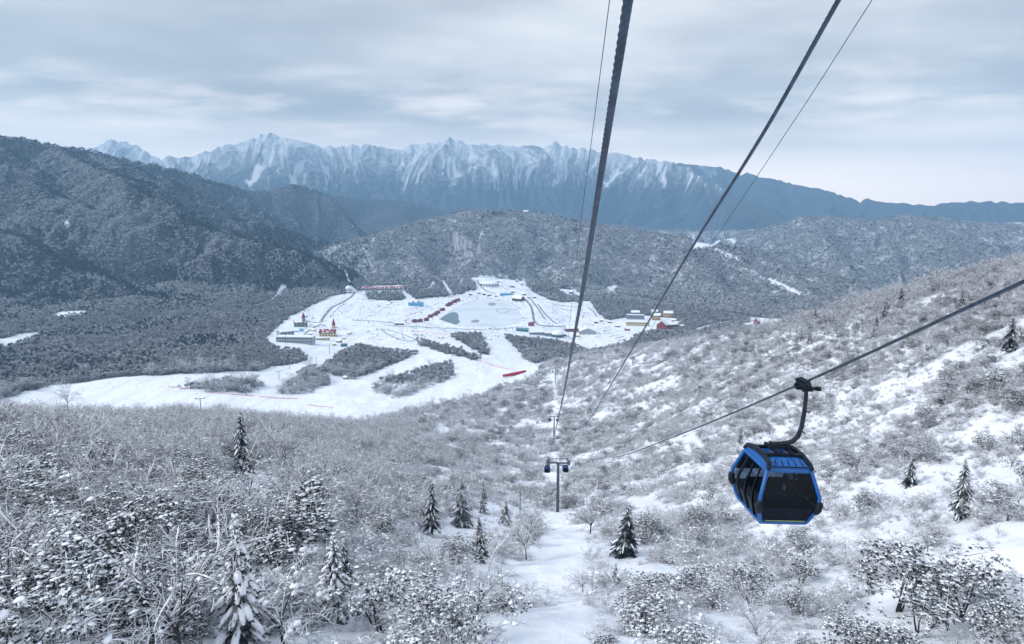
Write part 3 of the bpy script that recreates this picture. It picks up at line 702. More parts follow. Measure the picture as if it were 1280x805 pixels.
    # nothing of the rest may outgrow the individuals in view
# ------------------------------------------------------------------ stuff: the remaining plants, as instances of the same plants
def stuff(name, pts, sc, rz, ix, roots, label):
    me = bpy.data.meshes.new(name); me.vertices.add(len(pts)); me.vertices.foreach_set('co', np.asarray(pts, np.float32).ravel())
    for nm, ty, dat in (('size', 'FLOAT', sc), ('turn', 'FLOAT', rz), ('which', 'INT', ix)):
        a = me.attributes.new(nm, ty, 'POINT'); a.data.foreach_set('value', np.asarray(dat, np.float32 if ty == 'FLOAT' else np.int32))
    o = bpy.data.objects.new(name, me); col.objects.link(o); tag(o, label, None, None, 'stuff')
    g = bpy.data.node_groups.new(name, 'GeometryNodeTree')
    g.interface.new_socket('Geometry', in_out='INPUT', socket_type='NodeSocketGeometry'); g.interface.new_socket('Geometry', in_out='OUTPUT', socket_type='NodeSocketGeometry')
    nd, ln = g.nodes, g.links
    gi = nd.new('NodeGroupInput'); go = nd.new('NodeGroupOutput'); iop = nd.new('GeometryNodeInstanceOnPoints')
    join = nd.new('GeometryNodeJoinGeometry')
    for root in reversed(roots):
        j2 = nd.new('GeometryNodeJoinGeometry')
        for ch in root.children:
            oi = nd.new('GeometryNodeObjectInfo'); oi.transform_space = 'ORIGINAL'; oi.inputs['Object'].default_value = ch; ln.new(oi.outputs['Geometry'], j2.inputs[0])
        gti = nd.new('GeometryNodeGeometryToInstance'); ln.new(j2.outputs[0], gti.inputs[0]); ln.new(gti.outputs[0], join.inputs[0])
    def attr(nm, ty):
        a = nd.new('GeometryNodeInputNamedAttribute'); a.data_type = ty; a.inputs['Name'].default_value = nm; return a.outputs['Attribute']
    cmb = nd.new('ShaderNodeCombineXYZ'); ln.new(attr('turn', 'FLOAT'), cmb.inputs[2])
    e2r = nd.new('FunctionNodeEulerToRotation'); ln.new(cmb.outputs[0], e2r.inputs[0])
    ln.new(gi.outputs[0], iop.inputs['Points']); ln.new(join.outputs[0], iop.inputs['Instance']); iop.inputs['Pick Instance'].default_value = True
    ln.new(attr('which', 'INT'), iop.inputs['Instance Index']); ln.new(e2r.outputs[0], iop.inputs['Rotation']); ln.new(attr('size', 'FLOAT'), iop.inputs['Scale'])
    ln.new(iop.outputs[0], go.inputs[0])
    md = o.modifiers.new('scatter', 'NODES'); md.node_group = g
    return o
STUFF = {0: ('shrubland', 'frosted leafless shrubs covering the snowy slope, farther ones'), 1: ('evergreen_undergrowth', 'snowy evergreen bushes scattered over the slope, farther ones'),
         2: ('bare_woodland', 'bare frosted trees scattered over the slope, farther ones')}
for k_ in KINDS:
    q = rest & (kind_ == k_)
    stuff(STUFF[k_][0], near_p[q], size[q], rot[q], idx[q], KINDS[k_][0], STUFF[k_][1])
def tuft_keep(x, y, z, px, py):
    return (lookup(x, y, gk) < -.5) & (rng.uniform(0, 1, len(x)) < .16 + .5*fbm(x/7, y/7, 2)) & (px > 380)
tuft_p, _, _ = scatter_pts(38, 420, lambda r: max(1.25, r/170), tuft_keep, 1)
print('tufts', len(tuft_p))
stuff('dwarf_scrub', tuft_p, rng.uniform(.16, .42, len(tuft_p)), rng.uniform(0, 6.28, len(tuft_p)), rng.integers(0, 6, len(tuft_p)), shrubs, 'low twigs and dry stalks poking through the snow of the near slope')
def resort_keep(x, y, z, px, py):
    return (px > 380) & (px < 760) & (py < 425) & (py > 345) & (rng.uniform(0, 1, len(x)) < .5) & (fbm(x/40, y/40, 2) > .15)
rs_p, _, _ = scatter_pts(1250, 2900, lambda r: 7.0, resort_keep, 2, True)
rs_p = rs_p[~inpoly(rs_p[:, 0], rs_p[:, 1], LAKE_W)]
print('resort scrub', len(rs_p))
def far_keep(x, y, z, px, py):
    k = lookup(x, y, gk); c = np.where(k > 1.5, 0, np.where(k > .5, .80, .93))
    c = np.where(k < -.5, .80 + .45*fbm(x/45, y/45, 2), c)
    return rng.uniform(0, 1, len(x)) < c
far_p, fpx, fpy = scatter_pts(1150, 7400, lambda r: max(5.2, r/400), far_keep, 10)
fr_ = np.hypot(far_p[:, 0], far_p[:, 1]); ok = (fr_ > 1290) | (fpy > 0) & ((fpx < 660)); far_p, fpx, fpy, fr_ = far_p[ok], fpx[ok], fpy[ok], fr_[ok]
print('far plants', len(far_p), round(time.time()-T0, 1))
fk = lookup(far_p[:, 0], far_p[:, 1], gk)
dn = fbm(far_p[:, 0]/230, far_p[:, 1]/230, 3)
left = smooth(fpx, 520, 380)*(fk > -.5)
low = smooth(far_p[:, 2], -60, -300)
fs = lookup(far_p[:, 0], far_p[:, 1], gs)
pd = np.clip(.02 + left*(.15+.75*low) + left*np.clip(-lookup(far_p[:, 0], far_p[:, 1], _gt)*2.0, -.35, .6) + .7*np.clip(dn, -.4, 1)*left + left*np.clip(.60-fs, -.15, .4)*1.5 + (fk < -.5)*smooth(fpx, 360, 300)*np.clip(.06+.45*dn, 0, .6) + .06*(fk > .5)*(dn > .2) + (fk > .5)*np.clip(.50-fs, 0, .4)*1.1, 0, .95)  # evergreen patches, plus shade put in as dark trees on right-facing slopes and gullies
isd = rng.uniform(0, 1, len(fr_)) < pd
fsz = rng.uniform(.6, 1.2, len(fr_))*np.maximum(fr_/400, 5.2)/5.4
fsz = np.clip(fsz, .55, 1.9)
sc_ = fs-.58 + np.clip(lookup(far_p[:, 0], far_p[:, 1], _gt), -.5, .5)*1.5 + .25*dn  # sunlight put in as paler trees on left-facing slopes and crests, beside real frost
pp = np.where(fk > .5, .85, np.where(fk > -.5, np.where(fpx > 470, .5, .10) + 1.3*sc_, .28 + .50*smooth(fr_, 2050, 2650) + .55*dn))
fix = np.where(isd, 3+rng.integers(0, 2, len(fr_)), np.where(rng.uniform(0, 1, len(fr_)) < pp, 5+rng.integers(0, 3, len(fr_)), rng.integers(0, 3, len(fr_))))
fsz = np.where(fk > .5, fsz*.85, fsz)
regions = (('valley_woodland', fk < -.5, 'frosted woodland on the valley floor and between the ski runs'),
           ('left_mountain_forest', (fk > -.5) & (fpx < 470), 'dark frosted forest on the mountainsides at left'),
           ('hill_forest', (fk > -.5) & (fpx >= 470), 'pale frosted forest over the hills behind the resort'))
# two trees of each kind stand on their own by the resort, the rest are woodland
lone = [((497, 438), 0), ((527, 421), 1), ((610, 372), 2), ((384, 398), 3), ((391, 400), 4), ((700, 437), 5), ((745, 434), 6), ((854, 417), 7)]
for (a, b_), q in lone:
    p = hit(a, b_, 700); pr = (canopies+darks+pales)[q]
    pr.location = p; pr.scale = (.7, .7, .8)
    tag(pr, ['grey frosted tree at the end of the wood between two ski runs', 'grey frosted tree beside the fence of the ski run', 'grey frosted tree at the back of the frozen lake', 'dark evergreen tree right beside the red spired hall', 'darker evergreen tree by the bend of the resort road', 'pale frosted tree below the domed base station', 'pale frosted tree at the lower edge of the car park', 'pale frosted tree at the right end of the hotel cluster'][q], 'tree')
stuff('resort_scrub', rs_p, rng.uniform(.14, .42, len(rs_p)), rng.uniform(0, 6.28, len(rs_p)), rng.integers(0, 5, len(rs_p)), canopies+darks, 'scattered bushes and saplings on the snow between the resort buildings')
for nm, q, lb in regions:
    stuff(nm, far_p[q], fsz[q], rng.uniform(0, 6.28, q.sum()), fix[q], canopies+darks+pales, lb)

# the trees one can tell apart
def special(protos, i, px, py, hpx, H, label, cat, group=None, rmin=25, wide=1.0):
    p = hit(px, py, rmin); zc = p[1]*CP - p[2]*SP
    s = hpx/F*zc/H/.93
    o = place(protos, i, p, s, random.uniform(0, 6), label, group, cat)
    o.scale = (s*wide, s*wide, s); return o
C = 'conifers on the near slope'
for a in (
 (1, 305, 597, 82, 'tall dark conifer rising to the edge of the lower ski run'), (3, 356, 603, 50, 'slim snow laden conifer right of the tall dark conifer'),
 (1, 540, 668, 68, 'slim dark conifer with a bare stem, left one of the group by the lift tower'), (0, 577, 657, 64, 'broad dark conifer in the middle of the group left of the lift tower'),
 (3, 604, 642, 44, 'pale snow covered conifer behind the group left of the lift tower'), (1, 602, 702, 58, 'snow dusted conifer in front of the group left of the lift tower'),
 (2, 632, 657, 32, 'stunted ragged conifer beside the thin dead stem'), (2, 780, 694, 66, 'dark spreading conifer on the open snow right of the lift tower'),
 (4, 303, 815, 172, 'large near conifer loaded with thick snow at the bottom edge'), (4, 418, 775, 110, 'dark leaning conifer near the bottom edge, right of the largest one'),
 (1, 1201, 650, 76, 'dark conifer standing alone on the slope right of the blue cabin'), (2, 1136, 607, 36, 'round snowy young conifer right of the blue cabin'),
 (2, 1092, 822, 44, 'young conifer cut by the bottom edge below the blue cabin'), (0, 1127, 383, 24, 'dark conifer breaking the skyline of the right spur'),
 (1, 1104, 402, 26, 'paired dark conifer just under the spur skyline'), (0, 1094, 418, 22, 'bushy dark conifer below the pair on the right spur'),
 (1, 1202, 388, 26, 'narrow conifer above the lift rope on the right spur'), (0, 1018, 402, 17, 'small conifer on the low end of the right spur skyline'),
 (2, 770, 730, 26, 'low dark conifer seedling in the snow below the spreading one'), (0, 1262, 440, 44, 'dark broad conifer at the right edge above the rope'),
 (1, 925, 556, 22, 'tiny conifer left of the hanging cabin roof'), (2, 1012, 430, 16, 'small conifer in the scrub above the hanging cabin'),
 (2, 430, 735, 60, 'half buried conifer behind the dark leaning conifer')):
    special(conifers, a[0], a[1], a[2], a[3], conH[a[0]], a[4], 'conifer', C)
for a in ((0, 1122, 765, 66, 'dark evergreen thicket in the lower right, left half'), (2, 1200, 775, 84, 'large dark evergreen bush in the lower right, tallest of the thicket'),
          (3, 1245, 486, 20, 'dark flat evergreen mound on the right slope under the rope'), (1, 1150, 795, 55, 'evergreen bush in front of the lower right thicket'),
          (2, 62, 775, 112, 'tall dark evergreen tree with bare forked trunks at the lower left'), (0, 185, 745, 92, 'evergreen tree with several dark stems left of the largest conifer'),
          (2, 132, 818, 128, 'evergreen tree cut by the bottom edge at the lower left'), (0, 22, 668, 74, 'evergreen bush at the left edge halfway down the slope'), (1, 372, 700, 62, 'evergreen bush loaded with snow above the dark leaning conifer'), (2, 545, 800, 70, 'evergreen tree at the bottom edge left of the open lift clearing'),
          (1, 475, 790, 62, 'evergreen bush with a visible fork near the bottom edge'), (3, 806, 792, 34, 'dark rounded bush beside a snow covered stem at the bottom')):
    special(rhodos, a[0], a[1], a[2], a[3], [4.2, 3.2, 5.2, 2.2][a[0]], a[4], 'evergreen bush', None)
for a in ((1, 85, 512, 30, 'bare tree standing out against the lower ski run at left'), (1, 658, 700, 54, 'lone bare tree with drooping frosted twigs in front of the lift tower'), (0, 738, 668, 46, 'bare tree beside the open snow right of the lift tower'),
          (1, 230, 838, 165, 'near bare tree with two dark leaning trunks at the bottom edge'), (1, 20, 790, 140, 'bare tree with arched snowy boughs at the left edge'), (2, 110, 700, 92, 'snow bowed bare tree above the dark evergreen at the lower left'), (0, 262, 690, 84, 'bare tree with a round frosted crown above the largest conifer'), (2, 355, 805, 96, 'bowed bare tree between the two nearest conifers'), (0, 430, 545, 22, 'thin bare tree at the lip of the slope above the ski run')):
    special(bares, a[0], a[1], a[2], a[3], [5.5, 6.5, 4.6][a[0]]*.95, a[4], 'tree', None)
p = hit(650, 645); mb = MB(); h = 37/F*(p[1]*CP-p[2]*SP)
mb.tube([(0, 0, -.3), (.05, 0, h*.5), (.02, .03, h)], [.14, .10, .04], 6)
for k_ in range(5): mb.tube([(.03, 0, h*(.4+.1*k_)), (.4*math.cos(k_*2.1), .4*math.sin(k_*2.1), h*(.45+.1*k_))], [.03, .012], 4)
o = mb.build('dead_stem', M['bark']); o.location = p; tag(o, 'thin dead tree stem beside the group of dark conifers', 'dead tree')
print('trees placed', round(time.time()-T0, 1))
# ------------------------------------------------------------------ lift towers
def tower_mesh(H, gauge, name, loc, rz, label):
    root = empty(name, loc, rz); g = gauge/2
    mb = MB(); mb.tube([(0, 0, -1.5), (0, 0, H*.5), (0, 0, H)], [.55, .47, .40], 14); mb.tube([(0, 0, H*.33), (0, 0, H*.33+.25)], [.60, .60], 14); mb.tube([(0, 0, H*.66), (0, 0, H*.66+.25)], [.54, .54], 14); mb.build('pole', M['steel'], root)
    mb = MB(); mb.box(-g-.7, -.22, H-.1, g+.7, .22, H+.3); mb.box(-.5, -.32, H-.35, .5, .32, H-.1); mb.build('crossarm', M['steel'], root)
    mb = MB()
    for s in (-1, 1):
        mb.box(s*.55-.07, -.07, H+.3, s*.55+.07, .07, H+1.5)
    mb.box(-g-.3, -.06, H+1.5, g+.3, .06, H+1.64); mb.build('lifting_frame', M['steel'], root)
    for s in (-1, 1):
        mb = MB(); x = s*g
        mb.box(x-.09, -2.2, H+.38, x+.09, 2.2, H+.56); mb.box(x-.25, -.25, H+.302, x+.25, .25, H+.378)
        a = mb.build('roller_beam', M['steel'], root)
        mb = MB()
        for k in range(8):
            y = -1.95+k*.557; mb.tube([(x-.05, y, H+.70), (x+.05, y, H+.70)], [.22, .22], 10)
        mb.build('rollers', M['dark'], a)
        mb = MB()
        mb.box(x+s*.45-.3, -2.1, H+.20, x+s*.45+.3, 2.1, H+.26)
        for y in (-2.1, 0, 2.1): mb.box(x+s*.75-.02, y-.02, H+.262, x+s*.75+.02, y+.02, H+1.2)
        mb.box(x+s*.75-.02, -2.1, H+1.202, x+s*.75+.02, 2.1, H+1.24); mb.build('walkway', M['steel'], root)
    mb = MB()
    for s in (-.2, .2): mb.box(s-.025, -.82, 0, s+.025, -.77, H)
    for k in range(int(H/.4)): mb.box(-.2, -.805, .3+.4*k, .2, -.78, .33+.4*k)
    for k in range(4): mb.box(-.03, -.78, H*(.12+.25*k), .03, -.4, H*(.12+.25*k)+.05)
    mb.build('ladder', M['steel'], root)
    tag(root, label, 'lift tower', 'lift towers down the cable line'); return root
GAUGE = 5.7
TW = []
for (px, pb, pt, rmin), lb in zip(((697, 640, 581, 160), (692.5, 546, 521, 400), (694, 480, 460, 800)),
     ('nearest grey lift tower with crossarm and rollers, standing on the open snow', 'second grey lift tower down the line, half hidden in shrubs', 'small farthest lift tower of the cable line above the resort')):
    p = hit(px, pb, rmin); zc = p[1]*CP-p[2]*SP; H = (pb-pt)/F*zc/math.cos(math.atan2(-p[2], p[1]))*.98
    TW.append((p, H))
    print('tower', p, H)
ang = []
dirs = [TW[0][0][:2], TW[1][0][:2]-TW[0][0][:2], TW[2][0][:2]-TW[1][0][:2]]
for (p, H), d, lb in zip(TW, dirs, ('nearest grey lift tower with crossarm and rollers, standing on the open snow', 'second grey lift tower down the line, half hidden in shrubs', 'small farthest lift tower of the cable line above the resort')):
    tower_mesh(H, GAUGE, 'lift_tower', p, -math.atan2(d[0], d[1]), lb)
def arm(i, s, dz=.95):
    p, H = TW[i]; d = dirs[i]; a = -math.atan2(d[0], d[1]); return p + np.array([math.cos(a)*s*GAUGE/2, math.sin(a)*s*GAUGE/2, H+dz])
station = hit(692, 417, 900) + np.array([0, 0, 8.0])

# ------------------------------------------------------------------ ropes
def screen_rope(pix, z_first, end):
    """world points of a rope seen through these pixels; its depth is that of a straight run from z_first to its end"""
    ex, ey, ez = project(end); pix = list(pix) + [(float(ex), float(ey))]
    s = [0]
    for a, b_ in zip(pix[:-1], pix[1:]): s.append(s[-1]+math.hypot(a[0]-b_[0], a[1]-b_[1]))
    return [atz(px, py, 1/((1/z_first)*(1-t/s[-1]) + (1/ez)*(t/s[-1]))) for (px, py), t in zip(pix, s)]
def catmull(P, per=10):
    P = [np.asarray(p, float) for p in P]; out = []
    for i in range(len(P)-1):
        p0 = P[max(i-1, 0)]; p1 = P[i]; p2 = P[i+1]; p3 = P[min(i+2, len(P)-1)]
        L = np.linalg.norm(p2-p1); m1 = (p2-p0)/max(1e-6, np.linalg.norm(p2-p1)+np.linalg.norm(p1-p0))*L if i > 0 else p2-p1
        m2 = (p3-p1)/max(1e-6, np.linalg.norm(p3-p2)+np.linalg.norm(p2-p1))*L if i+2 < len(P) else p2-p1
        for k in range(per):
            t = k/per; out.append((2*t**3-3*t*t+1)*p1 + (t**3-2*t*t+t)*m1 + (-2*t**3+3*t*t)*p2 + (t**3-t*t)*m2)
    out.append(P[-1]); return np.array(out)
def rope(name, pts, rad, label, cat, strands=6, lay=.42, group=None, n=42):
    pts = np.array(pts); seg = np.linalg.norm(np.diff(pts, axis=0), axis=1); S = np.concatenate([[0], np.cumsum(seg)])
    s = [0.0]
    while s[-1] < S[-1]:
        q = np.array([np.interp(s[-1], S, pts[:, k]) for k in range(3)]); s.append(s[-1] + (max(.006, .0034*np.linalg.norm(q)) if strands else max(.2, .02*np.linalg.norm(q))))
    s[-1] = S[-1]
    Q = np.stack([np.interp(s, S, pts[:, k]) for k in range(3)], 1)
    t = np.gradient(Q, axis=0); t /= np.linalg.norm(t, axis=1)[:, None]
    u = np.cross(t, [1.0, 0, 0.05]); u /= np.linalg.norm(u, axis=1)[:, None]; w = np.cross(t, u)
    if not strands: n = 6
    a = np.linspace(0, 2*math.pi, n, endpoint=False)
    if strands: rr = rad*(.55+.45*np.abs(np.cos(strands/2*(a[None]-2*math.pi*np.array(s)[:, None]/lay)))**.7)
    else: rr = np.full((len(s), n), rad)
    V = Q[:, None]+u[:, None]*(rr*np.cos(a))[..., None]+w[:, None]*(rr*np.sin(a))[..., None]
    V = V.reshape(-1, 3); k = len(s)
    i = np.arange(k-1)[:, None]*n; j = np.arange(n)[None]; j2 = (j+1) % n
    fc = np.stack([i+j, i+j2, i+n+j2, i+n+j], -1).reshape(-1, 4)
    me = bpy.data.meshes.new(name); me.from_pydata(V.tolist(), [], fc.tolist()); me.materials.append(M['rope'])
    if strands: me.polygons.foreach_set('use_smooth', [True]*len(fc))
    o = bpy.data.objects.new(name, me); col.objects.link(o); return tag(o, label, cat, group)
aL, aR = arm(0, -1), arm(0, 1)
def back(P, k): P = [np.asarray(p) for p in P]; return [P[0] + (P[0]-P[1])/np.linalg.norm(P[0]-P[1])*k] + P
pL = screen_rope([(785, 0), (757, 180), (727, 370), (703, 500)], 2.25, aL)
rope('haul_rope', catmull(back(pL, 4)), .018, 'thick twisted steel rope running overhead down to the nearest lift tower', 'cable', lay=.28)
pM = screen_rope([(1048, 0), (955, 165), (870, 301), (800, 420), (738, 522)], 4.7, aL*.42+aR*.58+np.array([0, 0, .9]))
rope('steel_cable', catmull(back(pM, 5)), .0185, 'dark cable slanting across the sky between the overhead rope and blue cabin', 'cable', lay=.4)
pR = screen_rope([(1280, 352), (1005, 478), (850, 543), (770, 571)], 10.6, aR)
GRIP = pR[1]; print('grip', GRIP, 'armR', aR)
rR = catmull(back(pR, 6))
rope('haul_rope', rR, .036, 'steel rope that carries the blue cabin, leaving the picture at right', 'cable', lay=.4)
pT = screen_rope([(762, 0), (744, 140), (722, 310), (706, 460)], 7.5, aL+np.array([.6, 0, .9]))
rope('signal_wire', catmull(back(pT, 5)), .0055, 'thin wire running just left of the thick overhead rope', 'wire', 0)
pU = screen_rope([(1090, 0), (1000, 140), (880, 318), (800, 430)], 9.0, aR+np.array([-.6, 0, .9]))
rope('signal_wire', catmull(back(pU, 5)), .006, 'thin wire running right of the slanting dark cable', 'wire', 0)
def sag(a, b_, k=.02, n=24):
    t = np.linspace(0, 1, n)[:, None]; P = a*(1-t)+b_*t; P[:, 2] -= (4*k*np.linalg.norm(b_-a)*t*(1-t))[:, 0]; return P
for i, j, s, lb in ((0, 1, -1, 'rope from nearest to second lift tower, left side'), (0, 1, 1, 'rope from nearest to second lift tower, right side'), (1, 2, -1, 'rope from second to farthest lift tower, left side'), (1, 2, 1, 'rope from second to farthest lift tower, right side')):
    rope('haul_rope', sag(arm(i, s), arm(j, s), .004), .03, lb, 'cable', 0)
for s, w in ((-1, 'left'), (1, 'right')): rope('haul_rope', sag(arm(2, s), station+np.array([s*3, 0, 0]), .004), .03, 'rope from farthest lift tower down to the base station, %s side' % w, 'cable', 0)

# ------------------------------------------------------------------ the gondola cabin
LV = [(.00, .66, .80), (.10, .73, .89), (.58, .90, 1.06), (.92, .90, 1.06), (1.56, .70, .84), (1.70, .66, .78)]
def prof(z):
    for (a, x0, y0), (b_, x1, y1) in zip(LV[:-1], LV[1:]):
        if z <= b_: t = max(0, (z-a)/(b_-a)); return x0+(x1-x0)*t, y0+(y1-y0)*t
    return LV[-1][1:]
ZS = [.10, .22, .40, .58, .75, .92, 1.14, 1.36, 1.56]
def wall_pt(side, u, z, off=0):                # side 0 front(-y) 1 right(+x) 2 back 3 left; u -1..1
    hx, hy = prof(z); hx += off; hy += off
    return [(hx*u, -hy, z), (hx, hy*u, z), (-hx*u, hy, z), (-hx, -hy*u, z)][side]
def wall_patch(mb, side, u0, u1, zs, off, m=0):
    for a, b_ in zip(zs[:-1], zs[1:]): mb.quad(wall_pt(side, u0, a, off), wall_pt(side, u1, a, off), wall_pt(side, u1, b_, off), wall_pt(side, u0, b_, off), m)
def post(mb, side, u, w, zs, d=.05):
    for a, b_ in zip(zs[:-1], zs[1:]):
        q = []
        for z in (a, b_):
            for uu, of in ((u-w, .012), (u+w, .012), (u+w, -d), (u-w, -d)): q.append(wall_pt(side, uu, z, of))
        for f in ((0, 1, 5, 4), (1, 2, 6, 5), (2, 3, 7, 6), (3, 0, 4, 7)): mb.quad(*[q[i] for i in f])
def make_cabin():
    root = empty('gondola_cabin')
    for sx in (-1, 1):
        for sy in (-1, 1):
            fr = MB(); fr.tube([(sx*(prof(z)[0]-.035), sy*(prof(z)[1]-.035), z) for z in [.02]+ZS+[1.66]], .06, 6); fr.build('corner_post', M['blue'], root, True)
    for z, r in ((.06, .075), (1.60, .06)):
        mb = MB()
        hx, hy = prof(z); hx -= .04; hy -= .04
        for a, b_ in (((-hx, -hy), (hx, -hy)), ((hx, -hy), (hx, hy)), ((hx, hy), (-hx, hy)), ((-hx, hy), (-hx, -hy))): mb.tube([(a[0], a[1], z), (b_[0], b_[1], z)], [r, r], 6)
        mb.build('rim', M['blue'], root)
    mb = MB(); mb.box(-.62, -.76, .01, .62, .76, .07); mb.build('floor', M['dark'], root)
    for side in range(4):
        g = MB(); wall_patch(g, side, -.88, .88, ZS[3:], -.02); w = g.build('window', M['glass'], root, True)
        g = MB(); wall_patch(g, side, -.90, .90, ZS[:4], -.022); g.build('lower_panel', M['navy'] if side in (0, 2) else M['glass'], root, True)
        if side in (1, 3):
            for u in (-.5, .02, .52): g = MB(); post(g, side, u, .022, ZS); g.build('door_post', M['dark'], root)
        else:
            g = MB()
            for a, b_ in ((ZS[0], .125),): wall_patch(g, side, -.78, .78, [.12, .155], .012)
            g.build('lime_strip', M['lime'], root)
    for sx in (-1, 1):
        for sy in (-1, 1):
            mb = MB(); x, y = prof(.62)
            for k, (z, r) in enumerate(((.42, .02), (.46, .06), (.56, .085), (.68, .085), (.78, .06), (.82, .02))): pass
            pts = [(sx*(prof(z)[0]-.02), sy*(prof(z)[1]-.02), z) for z in (.40, .46, .56, .68, .76, .80)]
            mb.tube(pts, [.05, .09, .105, .105, .09, .05], 8); mb.build('bumper', M['dark'], root, True)
    mb = MB()
    for sy in (-1, 1):
        mb.box(-.58, sy*.42-.20, .40, .58, sy*.42+.20, .47); mb.box(-.58, sy*.63-.03, .47, .58, sy*.63+.03, .82); mb.box(-.5, sy*.45-.15, .08, .5, sy*.45+.15, .40)
    mb.build('bench_seats', M['dark'], root)
    # roof
    mb = MB(); rings = [(1.66, .66, .80), (1.74, .655, .79), (1.83, .55, .62), (1.87, .40, .46)]
    P = []
    for z, hx, hy in rings:
        k = .10; P.append([(-hx+k, -hy, z), (hx-k, -hy, z), (hx, -hy+k, z), (hx, hy-k, z), (hx-k, hy, z), (-hx+k, hy, z), (-hx, hy-k, z), (-hx, -hy+k, z)])
    for a, b_ in zip(P[:-1], P[1:]):
        for j in range(8): mb.quad(a[j], a[(j+1) % 8], b_[(j+1) % 8], b_[j])
    nn = len(mb.v); mb.v += P[-1]; mb.f.append(tuple(range(nn, nn+8))); mb.m.append(0)
    nn = len(mb.v); mb.v += P[0]; mb.f.append(tuple(range(nn+7, nn-1, -1))); mb.m.append(0)
    roof = mb.build('roof', M['blue'], root)
    for s in (-1, 1):
        mb = MB(); x = s*.60
        mb.tube([(x+s*.05, -.86, 1.66), (x, -.74, 1.80), (x-s*.02, -.3, 1.90), (x-s*.02, .3, 1.90), (x, .74, 1.80), (x+s*.05, .86, 1.66)], [.055, .075, .085, .085, .075, .055], 6); mb.build('roof_rail', M['dark'], roof)
    mb = MB()
    for y in (-.34, .34):
        mb.box(-.56, y-.05, 1.86, .56, y+.05, 1.95)
    for x in (-.22, .22):
        mb.box(x-.045, -.42, 1.952, x+.045, .42, 2.03); mb.tube([(x, -.12, 2.03), (x, -.12, 2.16)], [.05, .04], 6); mb.tube([(x, .12, 2.03), (x, .12, 2.16)], [.05, .04], 6)
    mb.box(-.34, -.16, 2.032, .34, .16, 2.10); mb.build('suspension_frame', M['dark'], roof)
    mb = MB(); mb.box(-.53, -.80, 1.70, .53, -.60, 1.735)
    for k in range(5): mb.tube([(-.4+.2*k, -.78, 1.765), (-.36+.18*k, -.58, 1.85)], [.012, .012], 4)
    mb.build('roof_grille', M['dark'], roof)
    # hanger
    OX = .50
    mb = MB(); path = [(-.30, 0, 2.14), (.0, 0, 2.13), (.20, 0, 2.15), (.40, 0, 2.22), (.54, 0, 2.38), (.61, 0, 2.66), (.63, 0, 3.1), (.62, 0, 3.55), (.60, 0, 3.82)]
    mb.tube(path, [.05, .07, .075, .075, .073, .07, .066, .062, .062], 8)
    mb.tube([(.63, 0, 3.16), (.80, 0, 3.13)], [.028, .022], 5); mb.tube([(.60, 0, 2.55), (.74, -.02, 2.48)], [.022, .016], 5)
    h = mb.build('hanger_arm', M['dark_steel'], root, False)
    mb = MB(); mb.box(.50, -.20, 3.800, .70, .20, 3.900); mb.box(.28, -.05, 3.805, .498, .05, 3.890); mb.box(.702, -.06, 3.810, .96, .06, 3.890); mb.tube([(.88, -.03, 3.850), (1.0, -.03, 3.850)], [.07, .07], 8)
    mb.box(OX-.08, -.34, 3.902, OX+.08, .34, 4.000); mb.tube([(OX-.02, -.42, 4.000), (OX+.02, -.2, 4.060), (OX+.02, .2, 4.060), (OX-.02, .42, 4.000)], [.05, .08, .08, .05], 6)
    mb.tube([(OX-.14, .24, 3.870), (OX-.02, .24, 3.870)], [.07, .07], 8); mb.tube([(OX-.14, -.24, 3.870), (OX-.02, -.24, 3.870)], [.07, .07], 8)
    mb.build('grip', M['dark'], h)
    return root, np.array([OX, 0, 4.02])
cab, gp = make_cabin()
tag(cab, 'blue cable car cabin with dark windows hanging close by on the right rope', 'cable car', 'blue cabins on the cable line')
def hang(c, point, d, roll, s=1.0):
    c.rotation_euler = (0, roll, -math.atan2(d[0], d[1])); c.scale = (s, s, s); m = c.rotation_euler.to_matrix() @ Vector(gp*s); c.location = Vector(point)-m
d0 = pR[2]-pR[0]
YAW_EXTRA = R(0)
hang(cab, GRIP, d0, R(3.2)); cab.rotation_euler.z += R(7); cab.location = Vector(GRIP) - cab.rotation_euler.to_matrix() @ Vector(gp)
def lerp(a, b_, t): return a*(1-t)+b_*t
for i, j, s, t, lb in ((0, 1, -1, .004, 'small blue cabin hanging at the left of the nearest lift tower'), (0, 1, 1, .012, 'small cabin half hidden behind the nearest lift tower crossarm'), (1, 2, -1, -.02, 'tiny cabin left of the second lift tower'), (1, 2, 1, -.03, 'tiny dark cabin right of the second lift tower'),
                       (1, 2, -1, .93, 'tiny cabin left of the farthest lift tower'), (1, 2, 1, .97, 'tiny dark cabin right of the farthest lift tower')):
    c = copy_tree(cab); q = lerp(arm(i, s), arm(j, s), t)
    if t < 0: q = lerp(arm(0, s), arm(1, s), 1+t)
    hang(c, q, dirs[1], 0); c['label'] = lb

# ------------------------------------------------------------------ resort
def face_yaw(p, px2, py2):                       # yaw so that local +x runs from p to the second pixel
    q = hit(px2, py2, 700); return math.atan2(q[1]-p[1], q[0]-p[0])
def size_px(p, n): return n/F*(p[1]*CP-p[2]*SP)
def gable(mb, L, Wd, z0, h, over=.6, m=0, th=.5):
    for s in (-1, 1):
        mb.v += [(-L/2-over, s*(Wd/2+over), z0-over*.5), (L/2+over, s*(Wd/2+over), z0-over*.5), (L/2+over, 0, z0+h), (-L/2-over, 0, z0+h),
                 (-L/2-over, s*(Wd/2+over), z0-over*.5+th), (L/2+over, s*(Wd/2+over), z0-over*.5+th), (L/2+over, 0, z0+h+th), (-L/2-over, 0, z0+h+th)]
        k = len(mb.v)-8
        for f in ((0, 1, 2, 3), (4, 5, 6, 7), (0, 1, 5, 4), (2, 3, 7, 6), (1, 2, 6, 5), (0, 3, 7, 4)): mb.f.append(tuple(k+i for i in f)); mb.m.append(m)
